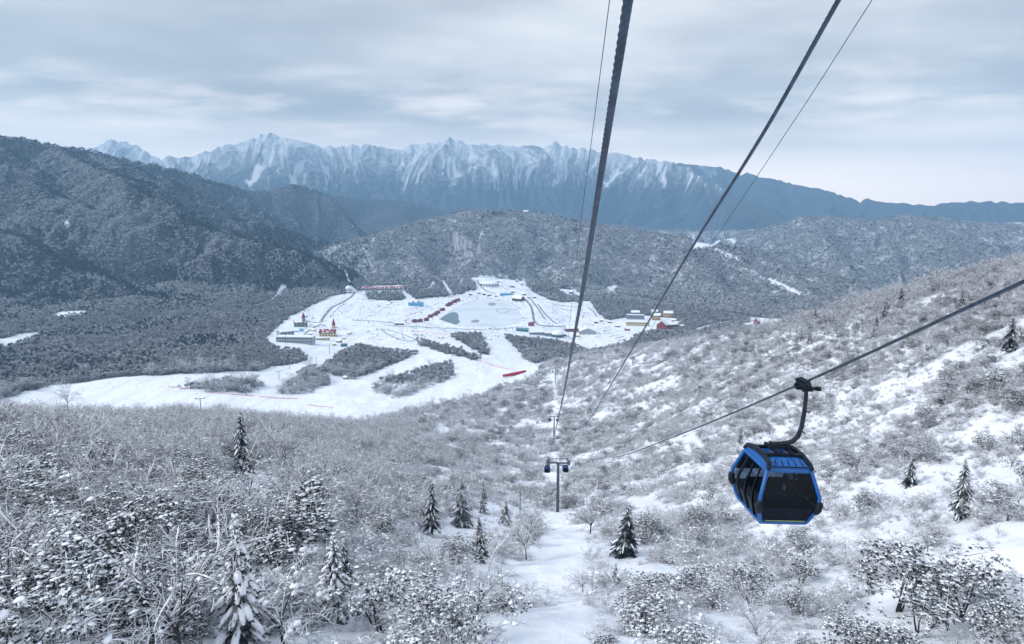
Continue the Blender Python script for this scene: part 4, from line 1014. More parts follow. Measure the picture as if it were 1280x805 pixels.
def house(name, px, py, L, Wd, H, rh, wall, roof, yaw, label, cat='building', group=None, wins=0, rows=1, snow_roof=False, flat=False, spire=None, sink=2.0, winmat='glassy', rmin=700):
    p = hit(px, py, rmin); root = empty(name, p, yaw)
    mb = MB(); mb.box(-L/2, -Wd/2, -sink, L/2, Wd/2, H)
    if not flat:
        for s in (-1, 1): mb.tri((s*L/2, -Wd/2, H), (s*L/2, Wd/2, H), (s*L/2, 0, H+rh))
    mb.build('wall', M[wall], root)
    mb = MB()
    if flat: mb.box(-L/2-.5, -Wd/2-.5, H+.003, L/2+.5, Wd/2+.5, H+.9)
    else: gable(mb, L, Wd, H, rh)
    ro = mb.build('roof', M[roof], root)
    if snow_roof:
        mb = MB()
        if flat: mb.box(-L/2-.2, -Wd/2-.2, H+.903, L/2+.2, Wd/2+.2, H+1.4)
        else: gable(mb, L*.9, Wd*.8, H+rh*.2+.3, rh*.8, .3, 0, .5)
        mb.build('roof_snow', M['snow'], ro)
    for r_ in range(rows):
        for k in range(wins):
            x = -L/2 + L*(k+.5)/wins; w = L/wins*.28; z0 = H*(r_+.28)/rows; z1 = H*(r_+.8)/rows
            mb = MB(); mb.box(x-w, -Wd/2-.12, z0, x+w, -Wd/2+.1, z1); mb.build('window', M[winmat], root)
    if spire:
        sx, sy, sr, sh, sm = spire
        mb = MB(); mb.box(sx-sr, sy-sr, H*.5, sx+sr, sy+sr, H+rh+sh*.3); t = mb.build('tower', M[wall], root)
        mb = MB(); z = H+rh+sh*.3
        for a in range(4):
            c = [(-1, -1), (1, -1), (1, 1), (-1, 1)]; i, j = c[a], c[(a+1) % 4]
            mb.tri((sx+i[0]*sr*1.25, sy+i[1]*sr*1.25, z), (sx+j[0]*sr*1.25, sy+j[1]*sr*1.25, z), (sx, sy, z+sh*.7))
        mb.build('spire', M[sm], t)
    return tag(root, label, cat, group)
house('resort_hall', 477, 363, 150, 16, 8, 6, 'grey', 'red', R(4), 'very long low building with a red roof at the far edge of the resort', wins=16)
def dome_house(px, py, r, h, wall, top, label, cat='building', ry=None, rz=0):
    p = hit(px, py, 700); root = empty('domed_hall', p, rz); ry = ry or r
    mb = MB()
    n_ = 18
    for j in range(n_):
        a, b_ = 2*math.pi*j/n_, 2*math.pi*(j+1)/n_
        mb.quad((r*math.cos(a), ry*math.sin(a), -2), (r*math.cos(b_), ry*math.sin(b_), -2), (r*math.cos(b_), ry*math.sin(b_), h*.45), (r*math.cos(a), ry*math.sin(a), h*.45))
    mb.build('wall', M[wall], root)
    mb = MB(); mb.dome((0, 0, h*.45), r*1.06, ry*1.06, h*.6, random.Random(1), 0, 18, 5, .0); mb.build('roof', M[top], root, True)
    for j in range(n_):
        a = 2*math.pi*(j+.5)/n_
        if math.sin(a) < .1:
            mb = MB(); mb.tube([(r*1.01*math.cos(a), ry*1.01*math.sin(a), .5), (r*1.01*math.cos(a), ry*1.01*math.sin(a), h*.4)], [r*.07, r*.07], 4); mb.build('door_panel', M['glassy'], root)
    return tag(root, label, cat)
dome_house(436, 365, 11, 18, 'white', 'snow', 'white domed pavilion left of the long red roofed building')
# inflatable snow castle
p = hit(520, 382, 700); root = empty('inflatable_castle', p, .1)
mb = MB(); mb.box(-24, -8, -1, 24, 8, 9); mb.build('base', M['cyan'], root)
mb = MB(); mb.dome((0, 0, 9), 21, 8, 9, random.Random(2), 0, 14, 4, .1); mb.build('snow_top', M['snow'], root, True)
for x in (-22, -9, 9, 22):
    mb = MB(); mb.tube([(x, -7, -1), (x, -7, 12)], [3.2, 3.0], 10); t = mb.build('turret', M['cyan'], root); mb = MB(); mb.tube([(x, -7, 12), (x, -7, 18)], [3.6, .1], 10); mb.build('turret_cone', M['redcloth' if x in (-9, 9) else 'white'], t)
tag(root, 'light blue play castle with white top and small red cones', 'play castle')
house('spired_hall', 376, 408, 34, 20, 11, 6, 'green', 'red', R(18), 'green walled hall with red spire at the left end of the resort', wins=5, rows=2, snow_roof=True, spire=(8, -4, 4, 22, 'red'))
house('chalet', 410, 420, 40, 22, 10, 7, 'cream', 'red', R(12), 'cream chalet with red roofs and steeple beside the ski run', wins=6, rows=2, spire=(14, 12, 3.5, 26, 'red'))
house('chalet_annex', 402, 425, 38, 9, 5, 1, 'cream', 'snow', R(12), 'low cream annex in front of the red roofed chalet', flat=True, snow_roof=True, wins=6)
house('resort_hotel', 370, 428, 84, 20, 14, 1, 'grey', 'white', R(-3), 'long flat roofed grey hotel with dark window columns', flat=True, snow_roof=True, wins=14, rows=2)
house('hotel_wing', 357, 421, 34, 22, 14, 5, 'grey', 'snow', R(40), 'snowy roofed wing behind the long grey hotel', wins=4, rows=2)
for x, y, lb in ((370, 415, 'bigger blue tent behind the long grey hotel'), (377, 414, 'smaller pale blue tent behind the long grey hotel')):
    p = hit(x, y, 700); root = empty('tent', p); w = 5 if x == 370 else 4
    mb = MB(); mb.box(-w, -4, -1, w, 4, 3.5); mb.build('tent_wall', M['cyan'], root); mb = MB(); gable(mb, 2*w, 8, 3.5, 3); mb.build('tent_roof', M['snow' if x == 370 else 'cyan'], root); tag(root, lb, 'tent')
# row of red roofed stalls along the lake
row = [(518, 403), (525, 402.5), (533, 401), (538, 397), (544, 394.5), (547, 392), (553, 388.5), (560, 383), (563, 381), (568, 378.5), (572, 376.5)]
for k, (x, y) in enumerate(row):
    house('market_hut', x, y, size_px(hit(x, y, 700), 5.6), 9, 4.5, 4.5, 'wood', 'red', R(35), 'small red roofed hut in the row beside the frozen lake', 'hut', 'red roofed huts by the lake', wins=2)
for x, y, lb in ((496, 406, 'left dark hut at the crossing of the resort paths'), (502, 406, 'right dark hut at the crossing of the resort paths')):
    house('dark_hut', x, y, 12, 10, 5, 5, 'wood', 'snow', R(10), lb, 'hut', wins=2)
house('lake_lodge', 648, 376, 38, 24, 9, 9, 'wood', 'snow', R(-38), 'white roofed lodge with dark gable beyond the frozen lake', wins=4)
house('pool_building', 633, 369, 46, 10, 5, 1, 'cyan', 'cyan', R(2), 'light blue flat building behind the frozen lake', flat=True, wins=6)
dome_house(612, 357, 33, 17, 'white', 'snow', 'big white snow covered dome behind the lake road', ry=26)
house('shed', 625, 346, 10, 8, 6, 3, 'white', 'snow', 0, 'left white shed above the big dome', wins=2); house('shed', 633, 347, 10, 8, 6, 3, 'white', 'snow', .4, 'right white shed above the big dome', wins=2)
house('shed', 640, 359, 16, 10, 6, 3, 'grey', 'snow', .2, 'grey shed right of the big white dome', wins=3)
house('ticket_house', 653, 414, 32, 14, 5, 3, 'teal', 'teal', R(-12), 'low teal roofed building at the lake corner', snow_roof=False, wins=5)
house('service_block', 671, 418, 40, 18, 7, 1, 'grey', 'snow', R(3), 'flat snowy roofed block left of the base station', flat=True, wins=6)
house('brown_cabin', 664, 407, 16, 12, 6, 4, 'brick', 'red', R(-5), 'small brown cabin by the curved road', wins=3)
house('service_block', 686, 420, 22, 16, 9, 1, 'grey', 'snow', 0, 'grey block joined to the domed base station', flat=True, wins=4)
dome_house(697, 421, 16, 17, 'teal', 'snow', 'base station with white domed roof and curved teal front', ry=15)
house('long_station', 716, 414, 42, 20, 9, 5, 'brick', 'snow', R(4), 'brown building with white roof under the thick rope', wins=7)
house('gable_hall', 734, 417, 30, 44, 9, 8, 'grey', 'snow', R(88), 'big white gabled hall beside the car park', wins=5)
house('terrace_hotel', 797, 407, 66, 16, 10, 1, 'cream', 'teal', R(-6), 'wide terraced hotel with cream walls below the forest', flat=True, snow_roof=True, wins=12, rows=2)
house('terrace_hotel', 794, 399, 54, 14, 13, 1, 'grey', 'teal', R(-6), 'dark glazed upper storey behind the cream terraced hotel', flat=True, snow_roof=True, wins=12, rows=1)
house('snow_cabin', 794, 394, 26, 14, 10, 5, 'grey', 'snow', R(-6), 'white roofed block at the back of the terraced hotel', wins=3)
house('brick_barn', 828, 413, 22, 28, 17, 11, 'brick', 'snow', R(62), 'red brown barn with steep white roof among the hotels', wins=3, rows=2)
house('inn', 838, 411, 40, 16, 13, 6, 'brick', 'snow', R(20), 'brown inn with white roof right of the red barn', wins=6, rows=2)
house('inn', 820, 400, 26, 16, 15, 6, 'ochre', 'snow', R(-4), 'ochre inn behind the red brown barn', wins=5, rows=2); house('inn', 835, 397, 28, 16, 15, 6, 'ochre', 'snow', R(-4), 'ochre inn higher up behind the red brown barn', wins=5, rows=2)
house('inn', 818, 393, 20, 14, 10, 5, 'cream', 'snow', R(4), 'cream house topmost of the hotel cluster', wins=4)
house('farmhouse', 946, 405, 18, 14, 10, 8, 'brick', 'snow', R(50), 'red brown farmhouse in the right hand hamlet', wins=3); house('farmhouse', 972, 405, 24, 16, 8, 6, 'brick', 'snow', R(-10), 'broad white roofed farmhouse in the right hand hamlet', wins=4); house('farmhouse', 980, 409, 22, 12, 7, 5, 'ochre', 'snow', R(-10), 'ochre fronted farmhouse at the edge of the right hand hamlet', wins=4)
house('ridge_hut', 657, 267, 26, 16, 12, 6, 'white', 'snow', .1, 'white hut on the crest of the forested middle hill', wins=3, rmin=2500)
house('valley_shed', 702, 366, 14, 9, 6, 3, 'wood', 'snow', 0, 'left brown shed by the forest road', 'shed', wins=2); house('valley_shed', 714, 367, 16, 9, 6, 3, 'wood', 'snow', .1, 'right brown shed by the forest road', 'shed', wins=2)
house('kiosk', 430, 433, 14, 8, 5, 1, 'teal', 'teal', R(20), 'dark kiosk at the side of the ski run below the chalet', 'kiosk', flat=True, wins=3)
house('pump_house', 528, 431, 12, 8, 7, 1, 'grey', 'grey', R(-10), 'grey box shaped pump house among trees beside the run', 'hut', flat=True, wins=2)
house('winch_hut', 432, 474, 7, 5, 4, 2, 'grey', 'snow', R(-20), 'small pale hut below the largest wood', 'hut', wins=2)
# red shelter on the run
p = hit(629, 473, 700); q = hit(657, 465, 700); L = float(np.linalg.norm(q-p)); yaw = math.atan2(q[1]-p[1], q[0]-p[0]); root = empty('red_shelter', (p+q)/2, yaw)
h = size_px(p, 8)
mb = MB(); mb.prism([(-L/2, 0), (L/2, 0), (L/2, h*.52), (-L/2, h*.30)], -2.5, 2.5); mb.build('cover', M['redcloth'], root); mb = MB()
for k in range(8): mb.box(-L/2+L*k/7.2, -2.7, -2, -L/2+L*k/7.2+.5, -2.51, h*.28)
mb.build('ribs', M['red'], root); tag(root, 'bright red covered shelter at the edge of the ski run', 'shelter')

for k, (x, y, L) in enumerate(((598, 367, 12), (605, 368.5, 10), (612, 369.5, 12), (620, 371, 9), (641, 366, 13), (655, 369, 12), (661, 373, 10), (668, 372.5, 11), (646, 352, 9), (652, 356, 10), (622, 353, 9), (588, 369, 9))):
    house('small_lodge', x, y, L, 8, 4.5, 3.5, ('grey', 'wood', 'brick')[k % 3], 'snow', R((k*37) % 60-30), 'small snow roofed lodge in the cluster behind the frozen lake', 'lodge', 'small lodges behind the lake', wins=2)
for k, (x, y, L) in enumerate(((392, 414, 12), (388, 419, 10), (424, 428, 11), (418, 432, 9), (362, 418, 10), (350, 424, 9), (430, 424, 8), (437, 418, 8))):
    house('small_annex', x, y, L, 7, 4, 2.5, ('cream', 'grey', 'wood')[k % 3], 'snow', R((k*41) % 70-35), 'small snow roofed outbuilding around the cream chalet and grey hotel', 'outbuilding', 'outbuildings at the left end of the resort', wins=2)
for k, (x, y, L) in enumerate(((772, 409, 14), (762, 404, 12), (846, 405, 14), (852, 409, 12), (842, 402, 12), (784, 413, 12), (706, 420, 11), (722, 421, 10), (745, 404, 10), (752, 402, 11))):
    house('small_block', x, y, L, 9, 5, 3, ('grey', 'ochre', 'brick')[k % 3], 'snow', R((k*29) % 50-25), 'small snow roofed block between the hotels and the base station', 'block', 'small blocks round the car park', wins=3)
# lake, pond water, islets, roads
def drape(name, pix, z, mat, label, kind='structure', rmin=700, sub=1):
    P = hits(pix, rmin); zz = np.array([gz_at(a, b_) for a, b_, _ in P]) + z
    me = bpy.data.meshes.new(name); import bmesh
    bm = bmesh.new(); vs = [bm.verts.new((P[i][0], P[i][1], zz.max() if sub == 0 else zz[i])) for i in range(len(P))]; f = bm.faces.new(vs); bmesh.ops.triangulate(bm, faces=[f]); bm.to_mesh(me); bm.free(); me.materials.append(M[mat])
    for pl in me.polygons:
        if pl.normal.z < 0: pl.flip()
    o = bpy.data.objects.new(name, me); col.objects.link(o); return tag(o, label, None, None, kind) if kind else tag(o, label, 'island')
lake = LAKE
Z = float(gz_at(*hit(600, 394, 700)[:2]))
def flat(name, pix, z, mat, label, kind, cat=None):
    pts = []
    for px, py in pix:
        d = ray(px, py); t = z/d[2]; pts.append(d*t)
    me = bpy.data.meshes.new(name); me.from_pydata([tuple(q) for q in pts], [], [tuple(range(len(pts)))]); me.materials.append(M[mat])
    if me.polygons[0].normal.z < 0: me.flip_normals()
    o = bpy.data.objects.new(name, me); col.objects.link(o); tag(o, label, cat, None, kind); return o
lake_top = LAKE_Z
def ellipse(cx, cy, rx, ry, n=14): return [(cx+rx*math.cos(2*math.pi*k/n), cy+ry*math.sin(2*math.pi*k/n)) for k in range(n)]
LP = None
flat('frozen_lake', lake, lake_top, 'ice', 'flat frozen lake with pale ice', 'structure')
flat('water', [(549.5,399),(556,394.5),(562,391.2),(567,390),(571.5,391),(573,394),(573,399),(575.5,402),(572,404.8),(569,405.6),(563,404),(556,401.5)], lake_top+.05, 'water', 'dark open water in the lake corner', 'structure')
for (cx, cy, rx, ry), lb in (((615, 380.2, 5.2, 1.9), 'reed islet at the far side of the frozen lake'), ((594, 401.6, 5.6, 2.0), 'reed islet at the near side of the frozen lake')):
    pts = np.array([ray(a, b_)*(lake_top/ray(a, b_)[2]) for a, b_ in ellipse(cx, cy, rx, ry)]); c = pts.mean(0); rx_ = (pts[:, 0].max()-pts[:, 0].min())/2; ry_ = (pts[:, 1].max()-pts[:, 1].min())/2
    mb = MB(); mb.dome((c[0], c[1], lake_top-.2), rx_, ry_, 1.3, random.Random(int(cx)), 0, 16, 4, .12); o = mb.build('islet', M['islet']); tag(o, lb, 'islet')
def fence(name, pix, h, label, mat='wood', zoff=0, zfix=None, rmin=700, step=6.0, th=.14):
    P = hits(pix, rmin); root = empty(name, P[0]); org = P[0]; mbp = MB(); mbr = MB()
    for a, b_ in zip(P[:-1], P[1:]):
        L = np.linalg.norm((b_-a)[:2]); k = max(1, int(L/step))
        for i in range(k):
            q0 = a+(b_-a)*i/k; q1 = a+(b_-a)*(i+1)/k
            z0 = (zfix if zfix is not None else gz_at(q0[0], q0[1])); z1 = (zfix if zfix is not None else gz_at(q1[0], q1[1]))
            o0 = np.array([q0[0], q0[1], z0])-org; o1 = np.array([q1[0], q1[1], z1])-org
            mbp.box(o0[0]-th, o0[1]-th, o0[2]-.5, o0[0]+th, o0[1]+th, o0[2]+h)
            for zz in (.45, .95): mbr.tube([o0+np.array([0, 0, h*zz]), o1+np.array([0, 0, h*zz])], [th*1.1, th*1.1], 4)
    pp = mbp.build('posts', M[mat], root); mbr.build('rails', M[mat], root)
    return tag(root, label, 'fence')
fence('boardwalk_fence', [(620,388),(622,387),(630,386.5),(636,388),(636,390.5),(630,392),(624,391.5),(620,388)], 1.4, 'round dark railing of the platform on the frozen lake', zfix=lake_top)
fence('boardwalk_fence', [(636,388),(646,387),(652,384)], 1.4, 'dark railing of the footbridge leading to the lake platform', zfix=lake_top)
fence('lake_fence', [(548,400),(562,390),(577,381.5),(592,376),(608,373.5),(624,375),(640,380),(650,386)], 1.6, 'dark fence running along the far lake bank')
fence('run_fence', [(480,407),(500,408.5),(530,409.5),(560,411),(590,412.5)], 2.0, 'teal grey fence along the lower bank of the lake', 'teal', step=8, th=.3)
fence('run_fence', [(476,412),(484,418),(495,423),(505,426.5),(514,427.5),(520,425)], 1.8, 'curved dark fence bulging into the ski run', 'teal', th=.25)
fence('run_fence', [(476,412),(490,414),(505,419),(520,425)], 1.8, 'straight dark fence closing the bulge on the ski run', th=.2)
fence('path_fence', [(440,401),(460,401.5),(480,403),(500,405)], 2.2, 'row of low posts and rails across the resort path', step=14, th=.3)
fence('path_fence', [(468,394),(480,385),(490,379),(503,371)], 1.4, 'dark rail climbing from the path to the play area')
fence('path_fence', [(505,396),(520,391),(532,386),(545,380)], 1.4, 'dark rail behind the row of red huts')
fence('path_fence', [(412,398),(418,390),(424,384),(432,380)], 1.4, 'dark rail beside the left resort road')
fence('path_fence', [(690,382),(706,387),(724,390)], 1.4, 'dark rail across the white field behind the station')
fence('path_fence', [(592,412.5),(612,413),(632,411),(648,409)], 1.8, 'dark fence along the promenade below the lake', step=9, th=.25)
for pix, lb in (([(210,484),(224,484.6),(238,487)], 'left pink safety net on the lower run'), ([(262,491.5),(290,493.5),(318,495)], 'middle pink safety net on the lower run'), ([(324,496),(345,498),(372,499)], 'right pink safety net on the lower run'),
                ([(385,506.5),(400,508.5),(415,510)], 'pink safety net by the snow drift on the lower run'), ([(600,452),(620,458),(636,462)], 'pink safety net near the red shelter'), ([(515,414),(540,416),(560,419)], 'faint pink net on the upper run'), ([(0,514),(12,510),(24,505)], 'pink safety net at the left end of the lower run')):
    P = hits(pix, 650); mb = MB(); root = empty('safety_net', P[0])
    for a, b_ in zip(P[:-1], P[1:]):
        a = a-P[0]; b_ = b_-P[0]; u = np.array([0, .06, 0])
        mb.quad(a, b_, b_+np.array([0, 0, 1.3]), a+np.array([0, 0, 1.3])); mb.quad(b_+u, a+u, a+u+np.array([0, 0, 1.3]), b_+u+np.array([0, 0, 1.3]))
    mb.build('net', M['pink'], root); mb = MB()
    for a in P: a = a-P[0]; mb.box(a[0]-.05, a[1]-.05, -.4+a[2], a[0]+.05, a[1]+.05, a[2]+1.5)
    mb.build('posts', M['wood'], root); tag(root, lb, 'safety net')
def road(pix, w, mat, label, rmin=700, z=.6):
    P = catmull(hits(pix, rmin), 8); t = np.gradient(P[:, :2], axis=0); t /= np.linalg.norm(t, axis=1)[:, None]; nrm = np.stack([-t[:, 1], t[:, 0]], 1)
    l = P[:, :2]+nrm*w/2; r_ = P[:, :2]-nrm*w/2; V = []
    for a, b_ in zip(l, r_): zz = max(gz_at(*a), gz_at(*b_), gz_at(*((a+b_)/2)))+z; V += [(a[0], a[1], zz), (b_[0], b_[1], zz)]
    k = len(P); V += [(v[0], v[1], v[2]-3) for v in V]
    fc = []
    for i in range(k-1):
        fc += [(2*i, 2*i+1, 2*i+3, 2*i+2), (2*i, 2*i+2, 2*k+2*i+2, 2*k+2*i), (2*i+1, 2*k+2*i+1, 2*k+2*i+3, 2*i+3)]
    me = bpy.data.meshes.new('road'); me.from_pydata(V, [], fc); me.materials.append(M[mat]); o = bpy.data.objects.new('road', me); col.objects.link(o); tag(o, label, None, None, 'structure')
road([(656,374),(663,382),(666,392),(668,402),(674,406.5),(690,408),(708,407.5)], 7, 'asphalt', 'grey road curving down to the base station')
road([(664,374),(671,384),(677,393),(681,399)], 4.5, 'asphalt', 'first bend of the service road'); road([(672,380),(680,391),(690,401),(696,405)], 4.5, 'asphalt', 'outer bend of the service road')
road([(596,350),(601,358),(608,364),(620,367)], 5, 'asphalt', 'road down behind the lake'); road([(401,402),(407,393),(416,384),(428,378),(438,372),(443,366)], 8, 'asphalt', 'road along the left edge of the resort')
road([(383,402),(396,403.5),(404,402.5)], 5, 'asphalt', 'short road to the red spired hall'); road([(380,418),(390,411),(402,405)], 4, 'asphalt', 'lane behind the chalet')
road([(735,384),(742,390),(746,396)], 4, 'asphalt', 'lane around the white field'); road([(690,380),(712,383),(730,383)], 4, 'asphalt', 'lane behind the white field')
road([(868,413),(885,408),(900,404.5)], 3, 'asphalt', 'country road below the hotels')

# chairlift masts on the runs
def mast(px, pb, pt, label, rmin=700, arms=True):
    p = hit(px, pb, rmin); H = size_px(p, pb-pt); root = empty('lift_mast', p, R(10)); k = H/14
    mb = MB(); mb.tube([(0, 0, -1), (0, 0, H)], [.30*k+.12, .22*k+.1], 8); mb.build('pole', M['steel'], root)
    mb = MB(); a = 3.2*k; mb.box(-a, -.2*k-.05, H, a, .2*k+.05, H+.35*k); mb.build('crossarm', M['steel'], root)
    for s in (-1, 1):
        mb = MB(); mb.box(s*a-.15*k, -1.4*k, H+.36*k, s*a+.15*k, 1.4*k, H+.8*k); mb.build('roller_set', M['dark'], root)
    tag(root, label, 'lift mast', 'chairlift masts along the ski runs'); return p, H
ms_ = [mast(252, 521, 498, 'tallest chairlift mast standing in the trees at the lip of the slope', 280), mast(308, 495, 479, 'chairlift mast in the flat wood on the lower run'), mast(349, 475, 464, 'chairlift mast on snow left of the triangular wood'), mast(362, 462, 453, 'chairlift mast at the top of the lower run'), mast(396, 455, 447, 'chairlift mast at the corner of the largest wood'), mast(412, 442, 430, 'chairlift mast below the cream chalet'), mast(357, 429, 415, 'thin mast in front of the long grey hotel'), mast(503, 423, 414, 'thin mast inside the curved fence')]
for a, b_ in ((0, 1), (1, 2), (2, 4), (4, 5)):
    pa, Ha = ms_[a]; pb_, Hb = ms_[b_]; rope('lift_cable', sag(pa+np.array([0, 0, Ha]), pb_+np.array([0, 0, Hb]), .01), .035, ['thin chairlift cable from the lip mast to the flat wood', 'thin chairlift cable across the lower run', 'thin chairlift cable past the triangular wood', 'thin chairlift cable up to the mast by the chalet'][(0, 1, 2, 4).index(a)], 'cable', 0)

# parked cars
def car_mesh():
    b = MB(); b.prism([(-2.2, .35), (2.2, .35), (2.25, .8), (1.2, .95), (.75, 1.5), (-1.5, 1.5), (-2.15, .95)], -.9, .9); return b
paints = [plain('car_paint', c, .3) for c in ((.03, .035, .045), (.5, .52, .55), (.05, .08, .14), (.02, .02, .025))]
cars = []
for c in paints:
    root = empty('parked_car'); car_mesh().build('body', c, root)
    mb = MB(); mb.box(-1.2, -.92, 1.0, .7, .92, 1.42); mb.build('windows', M['glassy'], root)
    mb = MB(); mb.box(-1.5, -.8, 1.503, .75, .8, 1.68); mb.build('roof_snow', M['snow'], root)
    for x in (-1.35, 1.35):
        for y in (-.85, .85):
            mb = MB(); mb.tube([(x, y-.1, .33), (x, y+.1, .33)], [.33, .33], 10); mb.build('wheel', M['dark'], root)
    cars.append(root)
u_ = set(); cnt = 0
for rw in range(7):
    a = np.array((746+rw*5.2, 412+rw*2.9)); b_ = np.array((762+rw*5.5, 408.5+rw*2.9)) if rw < 3 else np.array((766+rw*3.4, 411+rw*2.5))
    for k in range(9):
        if random.random() < .22: continue
        t = k/8; q = a*(1-t)+b_*t; p = hit(q[0], q[1]+random.uniform(-.3, .3), 700)
        i = random.choice((0, 0, 2, 3, 1)); o = cars[i] if i not in u_ else copy_tree(cars[i]); u_.add(i)
        o.location = p + np.array([0, 0, .15]); o.rotation_euler = (0, 0, R(75)+random.uniform(-.05, .05)); cnt += 1
        tag(o, 'parked car with snow on its roof in the rows by the hotel', 'car', 'cars in the resort car park')
for i in range(4):
    if i not in u_:
        p = hit(776+i*2, 424, 700); cars[i].location = p; tag(cars[i], 'parked car with snow on its roof in the rows by the hotel', 'car', 'cars in the resort car park')

# skiers
def skier_mesh(jm):
    mb = MB()
    V = lambda *l: [Vector(p) for p in l]
    me = bpy.data.meshes.new('skier')
    pts = [(0, 0, .95), (0, 0, 1.25), (0, .03, 1.48), (0, .05, 1.58), (0, .07, 1.72), (-.12, 0, .9), (-.14, -.1, .5), (-.14, .02, .08), (.12, 0, .9), (.14, -.1, .5), (.14, .02, .08), (-.22, .02, 1.42), (-.34, -.05, 1.15), (-.32, -.3, 1.05), (.22, .02, 1.42), (.34, -.05, 1.15), (.32, -.3, 1.05), (-.14, -.16, .06), (.14, -.16, .06)]
    ed = [(0, 1), (1, 2), (2, 3), (3, 4), (0, 5), (5, 6), (6, 7), (0, 8), (8, 9), (9, 10), (2, 11), (11, 12), (12, 13), (2, 14), (14, 15), (15, 16), (7, 17), (10, 18)]
    me.from_pydata(pts, ed, []); o = bpy.data.objects.new('person', me); col.objects.link(o)
    sk = o.modifiers.new('skin', 'SKIN'); rr = [.19, .20, .18, .07, .13, .13, .10, .08, .13, .10, .08, .09, .075, .06, .09, .075, .06, .06, .06]
    for v, r_ in zip(me.skin_vertices[0].data, rr): v.radius = (r_, r_)
    me.skin_vertices[0].data[0].use_root = True
    o.modifiers.new('sub', 'SUBSURF').levels = 1
    dg = bpy.context.evaluated_depsgraph_get(); m2 = bpy.data.meshes.new_from_object(o.evaluated_get(dg)); m2.materials.clear(); m2.materials.append(jm)
    o.modifiers.clear(); o.data = m2
    return o
jk = [plain('dark_jacket', (.02, .025, .04)), plain('red_jacket', (.4, .03, .05)), plain('blue_jacket', (.03, .12, .35)), plain('yellow_jacket', (.5, .32, .05))]
sk_ = [skier_mesh(j) for j in jk]
nmz = ['dark', 'red', 'blue', 'yellow']
for o in sk_:
    mb = MB()
    for x in (-.14, .14): mb.box(x-.05, -.9, .0, x+.05, .75, .03)
    mb.build('skis', M['dark'], o)
first = set()
zones = [((430, 376), (500, 398), 90), ((430, 412), (520, 435), 60), ((500, 378), (545, 398), 18), ((592, 408), (655, 416), 60), ((595, 455), (625, 468), 34), ((120, 478), (330, 500), 12), ((420, 480), (600, 500), 10), ((575, 420), (640, 440), 10), ((585, 372), (640, 366), 14)]
for (a, b_), (c, d), nn in zones:
    for k in range(nn):
        px = random.uniform(a, c); py = random.uniform(min(b_, d), max(b_, d)); p = hit(px, py, 700)
        if not open_mask(np.array([p[0]]), np.array([p[1]]))[0]: continue
        i = random.choice((0, 0, 0, 0, 1, 2, 0, 3)); o = sk_[i] if i not in first else copy_tree(sk_[i]); first.add(i)
        o.location = p; o.rotation_euler = (0, 0, random.uniform(0, 6.28)); o.scale = (1.1, 1.1, 1.1)
        tag(o, 'tiny skier in %s clothing on the white ski ground' % nmz[i], 'skier', '%s clad skiers on the resort snow' % nmz[i])
for i in range(4):
    if i not in first: bpy.data.objects.remove(sk_[i])
for k, (x, y) in enumerate(((593, 371.5), (597, 371), (600, 370.5))):
    p = hit(x, y, 700); o = copy_tree(conifers[(k+1) % 4]); o.location = p; o.rotation_euler = (0, 0, k); o.scale = (.9, .9, .8); tag(o, ['left dark tree', 'middle dark tree', 'right dark tree'][k]+' in the trio at the back of the frozen lake', 'conifer', 'dark trees by the lake')
print('resort', round(time.time()-T0, 1))

# ------------------------------------------------------------------ air
top = float(gz.max())+40; low_ = float(gz.min())-1
m = bpy.data.materials.new('haze'); m.use_nodes = True; nt = m.node_tree; nt.nodes.clear()
out = nt.nodes.new('ShaderNodeOutputMaterial'); pv = nt.nodes.new('ShaderNodeVolumePrincipled'); nt.links.new(pv.outputs[0], out.inputs['Volume'])
pv.inputs['Color'].default_value = HAZE_C; pv.inputs['Density'].default_value = HAZE_D; pv.inputs['Anisotropy'].default_value = .2
try: m.cycles.homogeneous_volume = True
except Exception: pass
mb = MB(); mb.box(-16000, -300, low_, 16000, 16000, top); hz = mb.build('haze', m); tag(hz, 'pale blue winter haze filling the valley', None, None, 'stuff')

# ------------------------------------------------------------------ light
SUN_EL, SUN_AZ = R(34), R(-100)                         # azimuth from +Y towards +X
sd = bpy.data.lights.new('sun', 'SUN'); so = bpy.data.objects.new('sun', sd); col.objects.link(so)
sd.energy = SUN_E; sd.angle = R(10); sd.color = (1.0, .97, .93)
dv = Vector((math.sin(SUN_AZ)*math.cos(SUN_EL), math.cos(SUN_AZ)*math.cos(SUN_EL), math.sin(SUN_EL)))
so.rotation_euler = dv.to_track_quat('Z', 'Y').to_euler(); so.location = dv*200
w = bpy.data.worlds.new('World'); scene.world = w; w.use_nodes = True; nt = w.node_tree; nt.nodes.clear()
out = nt.nodes.new('ShaderNodeOutputWorld'); bg = nt.nodes.new('ShaderNodeBackground'); nt.links.new(bg.outputs[0], out.inputs[0]); bg.inputs[1].default_value = .1
sky = nt.nodes.new('ShaderNodeTexSky'); sky.sky_type = 'NISHITA'; sky.sun_disc = False; sky.sun_elevation = SUN_EL; sky.sun_rotation = SUN_AZ; sky.air_density = 1.2; sky.dust_density = 2.0; sky.altitude = 1500
tc = nt.nodes.new('ShaderNodeTexCoord'); sx = nt.nodes.new('ShaderNodeSeparateXYZ'); nt.links.new(tc.outputs['Generated'], sx.inputs[0])
zc_n = mathn(nt, 'MAXIMUM', sx.outputs[2], 0.0)
den = mathn(nt, 'ADD', zc_n, .10)
cv_ = N(nt, 'ShaderNodeCombineXYZ'); nt.links.new(mathn(nt, 'DIVIDE', sx.outputs[0], den), cv_.inputs[0]); nt.links.new(mathn(nt, 'MULTIPLY', mathn(nt, 'DIVIDE', sx.outputs[1], den), 1.25), cv_.inputs[1])
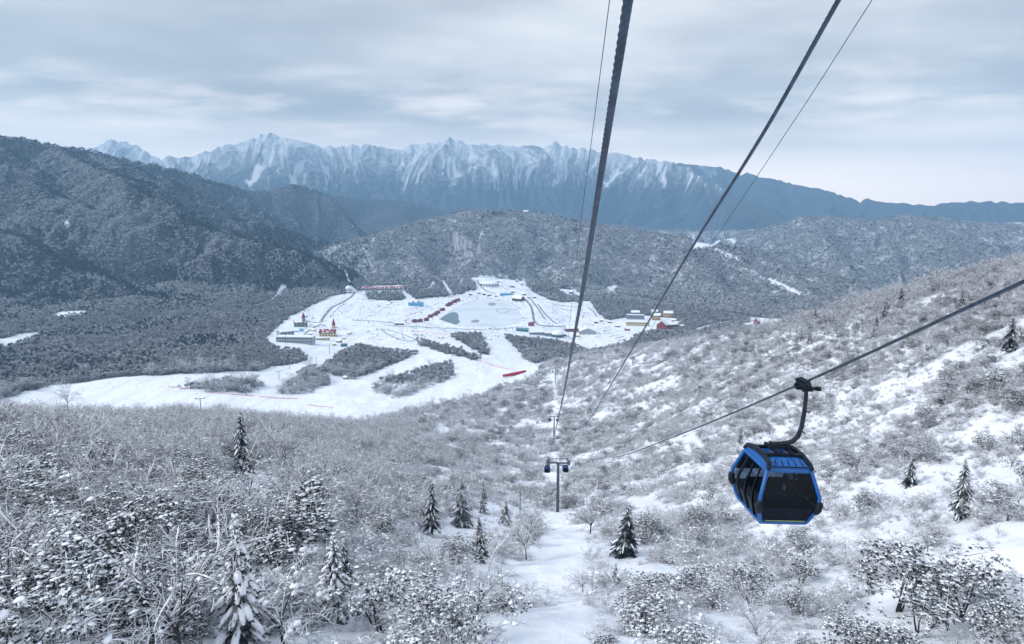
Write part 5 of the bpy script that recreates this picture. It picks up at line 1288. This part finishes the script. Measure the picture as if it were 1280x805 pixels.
c1 = noise(nt, .42, 5, .5, cv_.outputs[0]); c2 = noise(nt, 1.25, 6, .55, cv_.outputs[0]); c3 = noise(nt, .17, 2, .5, cv_.outputs[0])
cl = mathn(nt, 'ADD', mathn(nt, 'MULTIPLY', c1, .52), mathn(nt, 'ADD', mathn(nt, 'MULTIPLY', c2, .18), mathn(nt, 'MULTIPLY', c3, .40)))
f = sstep(nt, cl, .44, .70)
K_ = 10.0
cc = mixc(nt, f, tuple(v*K_ for v in SKY_DARK), tuple(v*K_ for v in SKY_LITE))
hb = mathn(nt, 'MULTIPLY', sstep(nt, sx.outputs[2], .12, .01), sstep(nt, sx.outputs[1], -.1, .6))
cc = mixc(nt, mathn(nt, 'MULTIPLY', hb, .92), cc, tuple(v*K_ for v in SKY_HOR))
warm = mathn(nt, 'MULTIPLY', sstep(nt, c2, .44, .68), mathn(nt, 'MULTIPLY', sstep(nt, sx.outputs[2], .065, .10), sstep(nt, sx.outputs[2], .19, .12)))
cc = mixc(nt, mathn(nt, 'MULTIPLY', warm, .32), cc, tuple(v*K_ for v in SKY_WARM))
cc = mixc(nt, sstep(nt, sx.outputs[2], -.02, -.12), cc, tuple(v*K_ for v in (.36, .40, .46)))
cc = mixc(nt, sstep(nt, sx.outputs[2], .34, .75), cc, tuple(v*K_ for v in SKY_ZEN))
fin = mixc(nt, .86, sky.outputs[0], cc)
nt.links.new(fin, bg.inputs[0])

scene.view_settings.view_transform = 'Standard'; scene.view_settings.look = 'None'; scene.view_settings.gamma = 1.0; scene.view_settings.exposure = EXPO
scene.view_settings.use_curve_mapping = False
scene.render.engine = 'CYCLES'; cy = scene.cycles
cy.use_denoising = True; cy.denoiser = 'OPENIMAGEDENOISE'; cy.denoising_input_passes = 'RGB_ALBEDO_NORMAL'; cy.denoising_prefilter = 'ACCURATE'; cy.max_bounces = 6; cy.diffuse_bounces = 3; cy.glossy_bounces = 2; cy.transmission_bounces = 4; cy.transparent_max_bounces = 8; cy.volume_bounces = 1
cy.use_adaptive_sampling = True; cy.adaptive_threshold = .02
print('done', round(time.time()-T0, 1))
